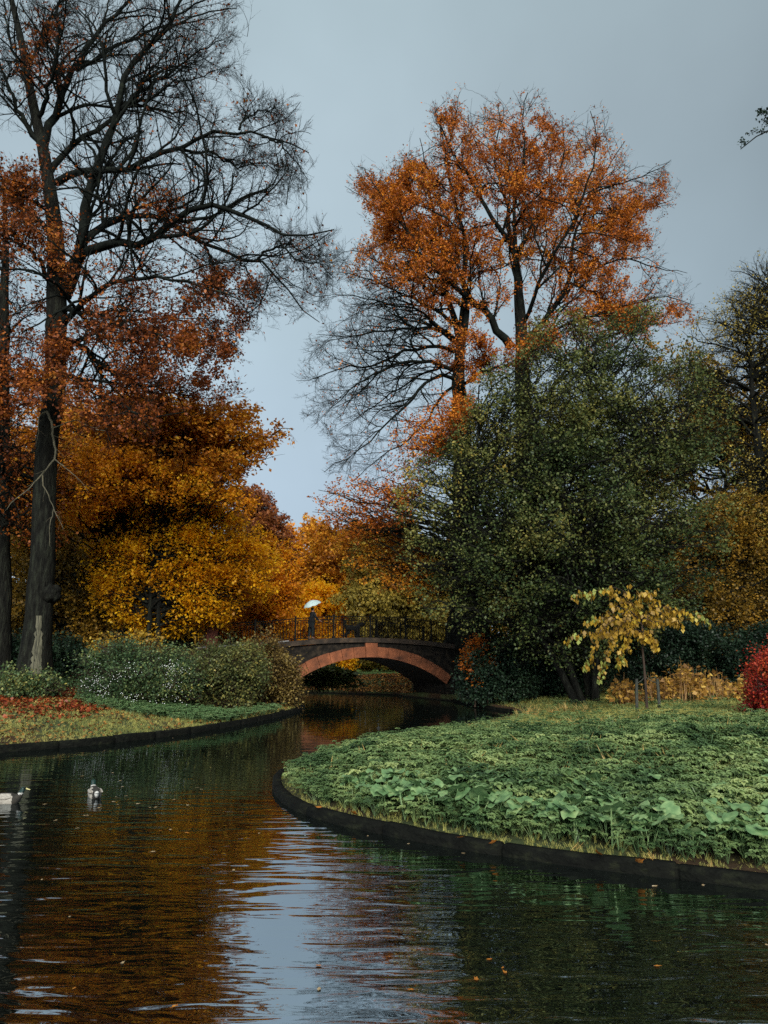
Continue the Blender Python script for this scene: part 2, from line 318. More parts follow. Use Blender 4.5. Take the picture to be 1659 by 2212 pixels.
# ---------------------------------------------------------------- ground and water
BR_A = math.radians(25); BR_C = np.array([-.7, 40.0]); BU = np.array([math.cos(BR_A), math.sin(BR_A)]); BV = np.array([-math.sin(BR_A), math.cos(BR_A)])
def BP(u, v, z=None):
    p = BR_C+u*BU+v*BV
    return p if z is None else np.array([p[0], p[1], z])
isl_px = [(1659,1896),(1419,1870),(1132,1838),(925,1803),(800,1779),(684,1754),(640,1740),(612,1723),(598,1706),(596,1690)]
isl = [PZ(x,y,.3)[:2] for x,y in isl_px]
SHORE_ISL = [np.array(p,float) for p in [(60,-.5),(30,2.6),(16,3.9),(9,5.1),(5.6,6.0)]]+isl+[np.array(p,float) for p in
    [(-1.95,13.3),(-1.75,15),(-1.2,17),(-.1,19.4),(1.7,23),(3.9,27),(5.3,29.6),(5.4,31.5),(4.7,34.0),(4.1,37.5),(3.7,40.6)]]
SHORE_BACK = [BP(4.3,.6),BP(4.3,4.4),np.array((.9,48.)),np.array((-4,51.5)),np.array((-12,54.)),np.array((-30,56.)),np.array((-60,58.)),
              np.array((-60,52.)),np.array((-30,50.)),np.array((-14,48.)),np.array((-8.6,45.5)),BP(-4.3,4.4),BP(-4.3,.6)]
left_px = [(660,1521),(640,1530),(600,1541),(500,1560),(400,1575),(200,1598),(0,1612)]
SHORE_LEFT = [np.array((-4.6,36.4)),np.array((-3.75,34.4))]+[PZ(x,y,.35)[:2] for x,y in left_px]+[np.array(p,float) for p in [(-12,14.6),(-20,12.2),(-60,9)]]
NEAR = [np.array(p,float) for p in [(-60,1.6),(-6,2.2),(0,2.3),(6,2.0),(20,.6),(60,-4.5)]]
def refine(pl, d=.45):
    o = []
    for a, b in zip(pl[:-1], pl[1:]):
        n = max(1, int(min(np.linalg.norm(b-a), 40)/d)) if np.linalg.norm(b-a) < 12 else 3
        for i in range(n): o.append(a+(b-a)*i/n)
    o.append(pl[-1]); return o
def smooth_pl(pl, it=2):
    pl = [np.array(p) for p in pl]
    for _ in range(it):
        q = [pl[0]]
        for i in range(1, len(pl)-1): q.append(pl[i]*.5+(pl[i-1]+pl[i+1])*.25)
        q.append(pl[-1]); pl = q
    return pl
ISL = smooth_pl(refine(SHORE_ISL), 3); LEFT = smooth_pl(refine(SHORE_LEFT), 3); BACK = refine(SHORE_BACK)
WATER_POLY = np.array(ISL+BACK+LEFT+NEAR)
def sdist(xy):
    xy = np.atleast_2d(xy); o = np.empty(len(xy))
    for i in range(0, len(xy), 20000):
        q = xy[i:i+20000]; d = edgedist(q, WATER_POLY); o[i:i+20000] = np.where(inpoly(q, WATER_POLY), -d, d)
    return o
def smooth01(t): t = np.clip(t,0,1); return t*t*(3-2*t)
def ground_z(xy, sd=None):
    xy = np.atleast_2d(xy); sd = sdist(xy) if sd is None else sd
    x, y = xy[:,0], xy[:,1]
    rel = xy-BR_C; u = rel@BU; v = rel@BV
    stream = np.interp(y, [0,12,20,30,40,48], [-4,-4,-2.5,0.5,-.7,-4])
    wl = smooth01((stream-x)/1.0+.5)
    zl = .35+.085*np.minimum(sd,12)
    zr = .30+.46*smooth01(sd/11)+.012*np.clip(y-26,0,30)
    z = wl*zl+(1-wl)*zr
    zb = .35+1.0*smooth01(sd/6)
    wb = smooth01((v-2)/4); z = z*(1-wb)+zb*wb
    zn = .3+.35*smooth01(sd/1.5); wnr = smooth01((3.5-(y+.09*np.clip(x,0,60)))/1.0); z = z*(1-wnr)+zn*wnr
    # raised path that carries on from both ends of the bridge
    top = 3.15-.075*np.clip(np.abs(u)-5.5,0,30)
    dv = np.maximum(np.abs(v-2)-2.3, 0)
    rz = top-dv*1.1
    z = np.where((np.abs(u) > 5.5)&(sd > .05), np.maximum(z, rz), z)
    z = z+.05*np.sin(x*1.3+y*.7)*np.cos(y*1.1)*smooth01(sd/3)
    return z
def build_ground():
    gx = np.concatenate([[-900,-500,-250,-140,-90,-65], np.arange(-50,-20,1.6), np.arange(-20,16,.6), np.arange(16,50,1.6), [65,90,140,250,500,900]])
    gy = np.concatenate([[-400,-120,-40,-15,-6], np.arange(-3,50,.6), np.arange(50,80,1.6), [90,120,170,260,500,1200]])
    X, Y = np.meshgrid(gx, gy); g = np.stack([X.ravel(), Y.ravel()], -1)
    sd = sdist(g); g = g[np.abs(sd) > .18]
    ns = len(WATER_POLY)
    vin = [Vector(p) for p in WATER_POLY]+[Vector(p) for p in g]
    ein = [(i,(i+1)%ns) for i in range(ns)]
    r = delaunay_2d_cdt(vin, ein, [], 0, 1e-5)
    V = np.array([tuple(v) for v in r[0]]); F = np.array([f for f in r[2] if len(f)==3])
    sd = sdist(V); shore = np.abs(sd) < 1e-3
    cen = V[F].mean(1); fin = inpoly(cen, WATER_POLY)
    zt = ground_z(V, np.maximum(sd,0)); n = len(V)
    zb = -.25-.6*smooth01(-sd/1.5); 
    VT = np.column_stack([V, zt]); VB = np.column_stack([V, zb])
    allV = np.vstack([VT, VB])
    FF = F.copy(); FF[fin] += n
    # vertical step at the shore
    q = []
    ed = set()
    for f, w_ in zip(F, fin):
        if w_: continue
        for a, b in ((f[0],f[1]),(f[1],f[2]),(f[2],f[0])):
            if shore[a] and shore[b]: ed.add((a,b))
    wet = set()
    for f, w_ in zip(F, fin):
        if not w_: continue
        for a, b in ((f[0],f[1]),(f[1],f[2]),(f[2],f[0])):
            if shore[a] and shore[b]: wet.add((b,a))
    for a, b in ed & wet: q.append((b, a, a+n, b+n))
    used = np.zeros(2*n, bool); used[FF.ravel()] = True
    for t_ in q: used[list(t_)] = True
    remap = np.cumsum(used)-1
    me = np_mesh('ground', allV[used], [remap[FF], remap[np.array(q)]])
    return tag(link('ground', me, M['ground']), kind='structure')
build_ground()
wx = np.array([-100,-40,40,100]); 
tag(mesh_obj('water', [(-95,-8,WZ),(95,-8,WZ),(95,75,WZ),(-95,75,WZ)], np.array([[0,1,2,3]]), M['water']), kind='structure')
def edging(name, pl, h0, h1, th, label):
    pl = np.array(pl); q = []; ins = []
    for i in range(len(pl)-1):
        q.append(pl[i]); ins.append(0)
        if i%3 == 1 and np.linalg.norm(pl[i+1]-pl[i]) < 1:
            mm = (pl[i]+pl[i+1])/2; dd = nrm(pl[i+1]-pl[i])
            for o_, k_ in ((-.03,0),(-.015,1),(.015,1),(.03,0)): q.append(mm+dd*o_); ins.append(k_)
    q.append(pl[-1]); ins.append(0); pl = np.array(q); ins = np.array(ins)
    t = np.gradient(pl, axis=0); t /= np.linalg.norm(t, axis=1)[:,None]
    n = np.stack([-t[:,1], t[:,0]], -1)
    test = sdist(pl+n*.3); n[test > 0] *= -1             # point to the water
    a = pl+n*(.06-.035*ins)[:,None]; b = pl-n*(th-.06)
    rng = np.random.default_rng(3)
    jz = h1+np.repeat(rng.normal(0,.012,len(pl)//4+2),4)[:len(pl)]-.02*ins
    rings = []
    prof = [(a,h0),(a+n*.01,None),(b,None),(b,h0)]
    V = []; 
    for i in range(len(pl)):
        V += [(*a[i],h0),(*(a[i]+n[i]*.0),jz[i]-.03),(*(a[i]-n[i]*.03),jz[i]),(*b[i],jz[i]),(*b[i],h0)]
    F = []
    for i in range(len(pl)-1):
        for k in range(5):
            F.append((i*5+k, i*5+(k+1)%5, (i+1)*5+(k+1)%5, (i+1)*5+k))
    V = np.array(V); o = V.mean(0); o[2] = 0
    ob = mesh_obj(name, V, np.array(F), M['edging'], origin=o); ob.location = tuple(o)
    tag(ob, label, 'retaining wall')
edging('retaining_wall', ISL, -.4, .33, .14, 'low dark wet wall holding up the green planted spit')
edging('retaining_wall', LEFT, -.4, .38, .14, 'low dark bank wall below the leaf-strewn grass on the left')

# ---------------------------------------------------------------- growth engine
def nrm(v): return v/np.maximum(np.linalg.norm(v, axis=-1, keepdims=True), 1e-9)
def resample(pts, n):
    pts = np.asarray(pts, float)
    if len(pts) > 2:                                     # Catmull-Rom
        p = np.vstack([2*pts[0]-pts[1], pts, 2*pts[-1]-pts[-2]]); out_ = []
        for i in range(len(pts)-1):
            for t in np.linspace(0,1,8,endpoint=False):
                a,b,c,d = p[i:i+4]; out_.append(.5*((2*b)+(-a+c)*t+(2*a-5*b+4*c-d)*t*t+(-a+3*b-3*c+d)*t**3))
        out_.append(pts[-1]); pts = np.array(out_)
    s = np.concatenate([[0], np.cumsum(np.linalg.norm(np.diff(pts,axis=0),axis=1))])
    q = np.linspace(0, s[-1], n)
    return np.stack([np.interp(q, s, pts[:,k]) for k in range(pts.shape[1])], -1)
def plen(Pn): return np.linalg.norm(np.diff(Pn, axis=1), axis=2).sum(1)
def grow(rng, Pn, R, m, lr, ang, n, jit, trop, rr, t0=.15, minlen=.15, maxlen=99, rmin=.004, flat=0, abslen=None):
    B, n0, _ = Pn.shape; L = plen(Pn)
    t = (np.arange(m)[None,:]+rng.random((B,m)))/m*(1-t0)+t0; t = np.minimum(t, .995)
    f = t*(n0-1); i = f.astype(int); w_ = (f-i)[...,None]; bi = np.arange(B)[:,None]
    pos = Pn[bi,i]*(1-w_)+Pn[bi,np.minimum(i+1,n0-1)]*w_
    r = R[bi,i]*(1-w_[...,0])+R[bi,np.minimum(i+1,n0-1)]*w_[...,0]
    tan = nrm(Pn[bi,np.minimum(i+1,n0-1)]-Pn[bi,i])
    tan = np.where(np.linalg.norm(tan,axis=-1,keepdims=True)<.5, [0,0,1.], tan)
    rv = rng.normal(size=tan.shape); 
    if flat: rv[...,2] *= (1-flat)
    e = nrm(rv-(rv*tan).sum(-1,keepdims=True)*tan)
    a = np.radians(ang)*(.7+.6*rng.random((B,m)))[...,None]*(1-.35*t[...,None])
    d = np.cos(a)*tan+np.sin(a)*e
    ln = (np.full((B,1),abslen) if abslen else L[:,None])*lr*(1-.55*t)*(.6+.7*rng.random((B,m)))
    ln = np.clip(ln, minlen, maxlen)
    rs = np.clip(np.minimum(r*rr, .018*ln+.004), rmin, None)
    pos = pos.reshape(-1,3); d = d.reshape(-1,3); ln = ln.ravel(); rs = rs.ravel()
    out_ = [pos]; cur = pos; st = (ln/(n-1))[:,None]
    wob = rng.normal(size=d.shape)*jit
    for k in range(n-1):
        d = nrm(d+wob*.4+rng.normal(size=d.shape)*jit+np.array([0,0,1.])*trop)
        cur = cur+d*st; out_.append(cur)
    out_ = np.stack(out_, 1)
    tp = np.linspace(1,.35,n)[None,:]
    return out_, rs[:,None]*tp
def tubes(Pn, R, k):
    B, n, _ = Pn.shape
    if B == 0: return np.zeros((0,3)), np.zeros((0,4),int)
    t = np.empty_like(Pn); t[:,1:-1] = Pn[:,2:]-Pn[:,:-2]; t[:,0] = Pn[:,1]-Pn[:,0]; t[:,-1] = Pn[:,-1]-Pn[:,-2]; t = nrm(t)
    ref = np.zeros((B,1,3)); mean = nrm(Pn[:,-1]-Pn[:,0]); ax = np.argmin(np.abs(mean),1); ref[np.arange(B),0,ax] = 1
    e1 = nrm(np.cross(t, np.broadcast_to(ref,t.shape))); e2 = np.cross(t, e1)
    th = 2*np.pi*np.arange(k)/k
    V = Pn[:,:,None,:]+R[:,:,None,None]*(np.cos(th)[:,None]*e1[:,:,None,:]+np.sin(th)[:,None]*e2[:,:,None,:])
    idx = np.arange(B*n*k).reshape(B,n,k)
    a = idx[:,:-1,:]; b = np.roll(a,-1,2); d = idx[:,1:,:]; c = np.roll(d,-1,2)
    F = np.stack([a,b,c,d], -1).reshape(-1,4)
    return V.reshape(-1,3), F
def merge(parts):
    Vs, Fs, o = [], [], 0
    for V, F in parts:
        Vs.append(V); Fs.append(np.asarray(F)+o); o += len(V)
    return np.vstack(Vs), np.vstack(Fs)
def leaf_mesh(name, rng, C, D, size, mat, parent, up=.6, wid=.34, fold=.12, origin=None, rnd=None):
    """one folded leaf per row: C base point, D direction"""
    n = len(C); D = nrm(D)
    up_ = nrm(rng.normal(size=(n,3))*(1-up)+np.array([0,0,1.])*up)
    s = nrm(np.cross(D, up_)); nn = np.cross(s, D)
    L = size*(.65+.7*rng.random(n))[:,None]; W = L*wid
    v0 = C; v2 = C+D*L; f = nn*L*fold
    v1 = C+D*L*.45+s*W+f; v3 = C+D*L*.45-s*W+f
    V = np.stack([v0,v1,v2,v3],1).reshape(-1,3)
    F = np.arange(4*n).reshape(n,4)
    if rnd is None: rnd = rng.random(n)
    return mesh_obj(name, V, F, mat, parent, attr=rnd, origin=origin)
def leaves_on(rng, Pn, q, spread=.12, prob=None):
    B, n, _ = Pn.shape
    if prob is not None:
        pr = prob(Pn[:,-1]); 
    else: pr = np.ones(B)
    t = rng.random((B,q))*.9+.1; f = t*(n-1); i = f.astype(int); w_ = (f-i)[...,None]; bi = np.arange(B)[:,None]
    pos = Pn[bi,i]*(1-w_)+Pn[bi,np.minimum(i+1,n-1)]*w_
    tan = nrm(Pn[bi,np.minimum(i+1,n-1)]-Pn[bi,i])
    keep = rng.random((B,q)) < pr[:,None]
    pos = pos[keep]; tan = tan[keep]
    d = nrm(tan*.6+rng.normal(size=tan.shape)*[.7,.7,.45]+[0,0,-.15])
    return pos+rng.normal(size=pos.shape)*spread, d
def spots(lst, base=0.):
    """leaf probability from soft ellipses over the crown (x, y, rx, ry, weight)"""
    def f(p):
        px = proj(p); v = np.full(len(p), base)
        for x,y,rx,ry,w_ in lst:
            q = ((px[:,0]-x)/rx)**2+((px[:,1]-y)/ry)**2
            v = v+w_*np.exp(-q*q)
        return np.clip(v,0,1)
    return f

def limbs_px(rng, lst, D, wob=.0, n=16):
    """traced limbs: each [(x, y, depth_offset)...], r0, r1 -> arrays"""
    Ps, Rs = [], []
    for pts, r0, r1 in lst:
        w3 = np.array([P(p[0],p[1],D+(p[2] if len(p)>2 else 0)) for p in pts]); w3 = resample(w3, n)
        t = np.linspace(0,1,n)
        w3[1:-1] += rng.normal(size=(n-2,3))*wob
        Ps.append(w3); Rs.append(r0+(r1-r0)*t**.8)
    return np.array(Ps), np.array(Rs)

def trunk_mesh(pts, rads, k=14, flare=1.0, seed=0, n=26):
    """tapered trunk with buttressed roots"""
    rng = np.random.default_rng(seed); pts = resample(pts, n); r = np.interp(np.linspace(0,1,n), np.linspace(0,1,len(rads)), rads)
    pts[1:] += rng.normal(size=(n-1,3))*r[1:,None]*.05
    V, F = tubes(pts[None], r[None], k)
    V = V.reshape(n,k,3); s = np.concatenate([[0],np.cumsum(np.linalg.norm(np.diff(pts,axis=0),axis=1))])
    ph = rng.random(4)*6
    for i in range(n):
        fl = flare*math.exp(-s[i]/(1.1*rads[0]*1.4))
        for j in range(k):
            a = 2*math.pi*j/k
            lob = 1+fl*(.45+.4*max(0,math.sin(3*a+ph[0]))+.2*math.sin(5*a+ph[1]))+.05*math.sin(7*a+ph[2]+s[i]*.8)+.04*math.sin(3*a+ph[3]-s[i]*1.7)
            V[i,j] = pts[i]+(V[i,j]-pts[i])*lob
    return V.reshape(-1,3), F

def clump_tree(name, label, cat, seed, D, poly, trunks, leaf, bark, nlimb=70, kids=(7,7), q=6, size=.14, thick=4.0, droop=0., group=None,
               trunk_r=.25, leaf_up=.5, limb_len=None, twig_lv=True, prob=None, wid=.34, up2=.03, spread=.12, rag=.022, jit=6, basez=None, tint=None):
    """a tree or shrub whose crown fills an outline `thick` metres deep; limbs reach from the trunk to every part of the crown"""
    rng = np.random.default_rng(seed); poly = np.asarray(poly, float)
    rp = []; sz_ = np.sqrt(np.prod(poly.max(0)-poly.min(0)))
    for a, b in zip(poly, np.roll(poly,-1,0)):
        k = max(1, int(np.linalg.norm(b-a)/(sz_*.05)))
        for i in range(k):
            q_ = a+(b-a)*i/k; nn_ = np.array([b[1]-a[1], a[0]-b[0]])/max(np.linalg.norm(b-a),1)
            rp.append(q_+nn_*rng.normal()*sz_*rag)
    poly = np.array(rp)
    lo, hi = poly.min(0), poly.max(0)
    # targets
    T = []
    while len(T) < nlimb:
        c = lo+(hi-lo)*rng.random((nlimb*3,2)); c = c[inpoly(c, poly)]; T += list(c)
    T = np.array(T[:nlimb]); ed = edgedist(T, poly); 
    dm = max(ed.max(), 1); hd = thick*np.sqrt(np.clip(ed/dm,0,1))
    dep = D+hd*(rng.random(nlimb)*2-1)
    W = np.array([P(x,y,d) for (x,y),d in zip(T,dep)])
    tr3 = []
    for pts in trunks:
        p3 = np.array([P(p[0],p[1],D+(p[2] if len(p)>2 else 0)) for p in pts])
        gz = ground_z(p3[:1,:2])[0] if basez is None else basez
        p3[0,2] = gz-.15
        tr3.append(p3)
    root_loc = np.array([tr3[0][0,0], tr3[0][0,1], tr3[0][0,2]+.15])
    root = thing(name, label, cat, root_loc, group=group)
    n = 9; parts = []; Ls = []; Rs = []
    trs = [resample(t, 30) for t in tr3]
    for w3 in W:
        tr = trs[rng.integers(len(trs))]
        hz = np.linalg.norm(tr[:,:2]-w3[:2],axis=1)
        want = w3[2]-hz*(.38-droop)
        j = int(np.argmin(np.abs(tr[:,2]-want)+rng.random(len(tr))*1.2)); j = min(max(j,8+rng.integers(0,5)),29)
        a = tr[j]; ln = np.linalg.norm(w3-a)
        mid = (a+w3)/2+np.array([0,0,ln*(.12+droop*.5)])+rng.normal(size=3)*ln*.07
        t = np.linspace(0,1,n)[:,None]
        c = (1-t)**2*a+2*t*(1-t)*mid+t*t*w3
        c[1:] += rng.normal(size=(n-1,3))*ln*.02+np.sin(t[1:]*6+rng.random()*6)*rng.normal(size=3)*ln*.03
        Ls.append(c); r0 = min(trunk_r*.45*(1-.6*j/29), .03+.018*ln)
        Rs.append(np.linspace(r0,.012,n))
    Ls = np.array(Ls); Rs = np.array(Rs)
    for t in tr3:
        k = len(tr3)**.5
        parts.append(trunk_mesh(t, [trunk_r/k*1.1, trunk_r/k*.85, trunk_r/k*.6, trunk_r/k*.12], 10, .7, seed))
    V, F = merge(parts); mesh_obj('trunk', V, F, bark, root, smooth=True)
    hgt = max(hi[1]-lo[1],1)/FPX*D
    al = limb_len or min(1.0+.10*hgt, 2.4)
    P1, R1 = grow(rng, Ls, Rs, kids[0], 1, 55, 6, .12, up2, .6, t0=.25, abslen=al)
    P2, R2 = grow(rng, P1, R1, kids[1], .55, 50, 4, .14, up2*.5-droop*.3, .6, t0=.1, minlen=.2)
    ok = inpoly(proj(P2[:,-1])+rng.normal(size=(len(P2),2))*jit, poly)
    P2, R2 = P2[ok], R2[ok]
    ok1 = inpoly(proj(P1[:,-1])+rng.normal(size=(len(P1),2))*jit, poly); P1, R1 = P1[ok1], R1[ok1]
    bp_ = [tubes(Ls, Rs, 5), tubes(P1, R1, 3)]
    if twig_lv: bp_.append(tubes(P2[:,::3] if P2.shape[1]==4 else P2, R2[:,::3], 3))
    V, F = merge(bp_); mesh_obj('branches', V, F, bark, root)
    C, Dr = leaves_on(rng, P2, q, spread, prob)
    if droop > .2: Dr = nrm(Dr+[0,0,-.8])
    if len(C):
        rn = rng.random(len(C))
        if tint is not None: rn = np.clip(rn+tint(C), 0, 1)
        leaf_mesh('crown', rng, C, Dr, size, leaf, root, up=leaf_up, wid=wid, rnd=rn)
    return root

def vn(p):
    "soft 3-D blotches, 0..1: sprays that kept their leaves and sprays that dropped them"
    v = np.zeros(len(p)); r = np.random.default_rng(1)
    for k in range(7):
        a = r.normal(size=3); a /= np.linalg.norm(a); v += np.sin((p@a)*(1.1+.45*k)+r.random()*6.28)
    return smooth01(.5+v/5)
# ---------------------------------------------------------------- hero trees
def hero(name, label, seed, D, trunks, limbs, env, prob, leaf, size, q, kids, droop=0, flat=.35, k1len=3.2, trunk_up=.0, leafup=.45, twig_min=.006, lmax=4.5, extra=None):
    rng = np.random.default_rng(seed)
    parts = []; roots = []
    for pts, rads in trunks:
        p3 = np.array([P(p[0],p[1],D+(p[2] if len(p)>2 else 0)) for p in pts])
        if not roots: gz = ground_z(p3[:1,:2])[0]
        p3[0,2] = gz-.2 if pts[0][1] > 1300 else p3[0,2]
        roots.append(p3); parts.append(trunk_mesh(p3, rads, 16, 1.0 if pts[0][1]>1300 else 0, seed, 34))
    r0 = roots[0][0]
    root = thing(name, label, 'tree', (r0[0], r0[1], r0[2]+.2))
    V, F = merge(parts); mesh_obj('trunk', V, F, M['bark'], root, smooth=True)
    A, RA = limbs_px(rng, limbs, D, .05, 16)
    V, F = tubes(A, RA, 8)
    mesh_obj('limbs', V, F, M['bark_limb'], root, smooth=True)
    env = np.asarray(env, float)
    P1, R1 = grow(rng, A, RA, kids[0], .5, 48, 10, .17, .02-droop, .62, t0=.12, maxlen=lmax, minlen=1.0, flat=flat)
    # extend every limb tip
    P2, R2 = grow(rng, np.concatenate([P1]), np.concatenate([R1]), kids[1], .62, 45, 7, .13, .03-droop, .6, t0=.1, minlen=.7, flat=flat)
    P2b, R2b = grow(rng, A, RA, kids[1]*2, .22, 50, 7, .12, .03-droop, .4, t0=.1, minlen=.6, maxlen=2.0, flat=flat)
    P2 = np.concatenate([P2,P2b]); R2 = np.concatenate([R2,R2b])
    p0 = prob; prob = lambda p: p0(p)*np.clip((edgedist(proj(p), env)-5)/45, .1, 1)*(.25+.95*vn(p*1.5))
    def ok(Pn, j=14): return inpoly(proj(Pn[:,-1])+rng.normal(size=(len(Pn),2))*j, env)
    m = ok(P1); P1, R1 = P1[m], R1[m]
    m = ok(P2); P2, R2 = P2[m], R2[m]
    P3, R3 = grow(rng, P2, R2, kids[2], .62, 42, 5, .13, .05-droop, .6, t0=.1, minlen=.35, flat=flat*.5, rmin=twig_min)
    m = ok(P3); P3, R3 = P3[m], R3[m]
    P4, R4 = grow(rng, P3, R3, kids[3], .6, 38, 3, .12, .08-droop, .6, t0=.15, minlen=.18, rmin=twig_min*.75)
    V, F = merge([tubes(P1,R1,6), tubes(P2,R2,4), tubes(P3,R3,3), tubes(P4,R4,3)])
    mesh_obj('branches', V, F, M['bark_limb'], root)
    C1, D1 = leaves_on(rng, P3, q, .10, prob); C2, D2 = leaves_on(rng, P4, q//2, .08, prob)
    leaf_mesh('crown', rng, np.vstack([C1,C2]), np.vstack([D1,D2]), size, leaf, root, up=leafup)
    if extra: extra(root, rng, parts[0])
    print(name, 'twigs', len(P3), len(P4), 'leaves', len(C1)+len(C2))
    return root

# --- the great beech on the left bank
LB = [  # traced limbs: points (x, y, depth), start and end radius
 ([(140,640,0),(172,550,-.3),(182,473,-.6),(198,387,-.8),(223,322,-1),(253,258,-1.2),(266,206,-1.4),(275,159,-1.6),(300,115,-1.8),(360,60,-2),(400,-20,-2)], .27,.05),
 ([(262,236,-1.2),(301,202,-1.6),(344,172,-2.2),(387,142,-2.8),(430,112,-3.2),(480,86,-3.6)], .10,.015),
 ([(264,232,-1.2),(322,232,-.6),(374,245,0),(421,247,.5),(455,266,.9),(480,258,1.2)], .08,.012),
 ([(262,232,-1.2),(327,210,-2),(365,189,-2.6),(430,168,-3.2),(470,150,-3.6)], .08,.012),
 ([(105,375,0),(150,318,.6),(215,275,1.0),(258,245,1.4),(290,215,1.8),(330,150,2.2),(380,90,2.6)], .15,.02),
 ([(92,322,0),(112,258,.2),(142,193,.4),(163,146,.5),(193,99,.6),(228,47,.8),(285,-5,1.0)], .20,.06),
 ([(165,150,.5),(202,129,1.2),(241,99,1.8),(301,77,2.4),(365,52,3),(430,43,3.4),(490,24,3.8)], .12,.015),
 ([(122,395,0),(155,374,-.5),(193,370,-1),(241,370,-1.4),(292,357,-1.8),(335,335,-2.2),(387,318,-2.6),(430,301,-3),(468,284,-3.3),(516,281,-3.6),(559,292,-3.8),(602,301,-4),(636,314,-4),(667,330,-4)], .17,.02),
 ([(387,322,-2.6),(451,333,-2.2),(486,344,-1.8),(515,362,-1.4),(560,350,-1),(600,372,-.8)], .07,.012),
 ([(565,296,-3.8),(602,310,-4),(623,331,-4.2),(645,361,-4.2),(666,388,-4.2)], .05,.01),
 ([(516,281,-3.6),(540,250,-3.5),(565,238,-3.4),(600,240,-3.2)], .05,.01),
 ([(140,625,0),(159,572,-.5),(189,546,-.9),(223,533,-1.3),(258,524,-1.7),(301,533,-2.1),(331,520,-2.4),(357,494,-2.7),(387,468,-3),(417,451,-3.3),(451,447,-3.6),(494,451,-4),(529,464,-4.3),(567,486,-4.6),(602,507,-5),(645,511,-5.2),(688,503,-5.4),(722,496,-5.6)], .24,.02),
 ([(331,520,-2.4),(325,490,-2.6),(345,478,-2.8),(340,440,-3.0)], .09,.02),
 ([(150,580,.3),(180,520,.8),(206,494,1.1),(241,477,1.3),(292,466,1.5),(335,468,1.6),(374,481,1.6),(408,507,1.5),(443,524,1.4),(481,537,1.2),(516,559,1),(559,563,.8),(589,589,.6),(623,623,.4),(657,666,.2),(690,696,0)], .19,.015),
 ([(554,563,.8),(593,537,.2),(623,533,-.2),(657,550,-.6),(713,572,-1)], .06,.01),
 ([(443,526,1.4),(455,563,1.2),(468,614,1)], .06,.03),
 ([(516,557,1),(541,602,.9),(559,640,.8),(556,690,.7)], .05,.012),
 ([(600,520,-5),(640,560,-5),(690,570,-5),(720,600,-5)], .04,.01),
 ([(133,672,0),(172,675,-1),(223,679,-2),(258,700,-2.8),(300,715,-3.6),(350,722,-4.2),(410,740,-4.8)], .13,.02),
 ([(130,735,0),(180,752,1),(210,778,1.6),(241,803,2),(284,820,2.4),(318,846,2.8),(370,850,3.2),(440,862,3.6)], .14,.02),
 ([(132,700,0),(190,640,-2),(260,610,-3.4),(340,600,-4.4),(430,620,-5.2),(500,640,-5.8),(540,680,-6)], .14,.015),
 ([(128,760,0),(210,720,2),(300,690,3.4),(390,690,4.4),(470,710,5)], .13,.015),
 ([(118,800,0),(190,830,-2.4),(260,880,-4),(330,900,-5),(400,890,-5.6)], .12,.015),
 ([(110,850,0),(60,820,-1.5),(0,830,-2.4),(-60,870,-3)], .12,.02),
 ([(116,620,0),(80,560,-1.2),(30,520,-2),(-30,500,-2.6)], .13,.02),
 ([(108,500,0),(64,460,.6),(20,420,1.2),(-40,400,1.6)], .13,.02),
 ([(104,455,0),(64,430,-1),(20,412,-1.8),(-30,380,-2.4)], .10,.02),
 ([(88,320,0),(40,235,-.6),(10,160,-1),(-15,100,-1.4)], .14,.03),
 ([(78,260,0),(110,180,-1),(125,110,-1.6),(128,40,-2),(135,-30,-2.2)], .11,.03),
 ([(66,200,0),(30,120,1),(15,60,1.6),(5,-10,2)], .10,.03),
 ([(56,150,0),(90,90,.8),(105,40,1.2),(150,-20,1.8)], .09,.03),
]
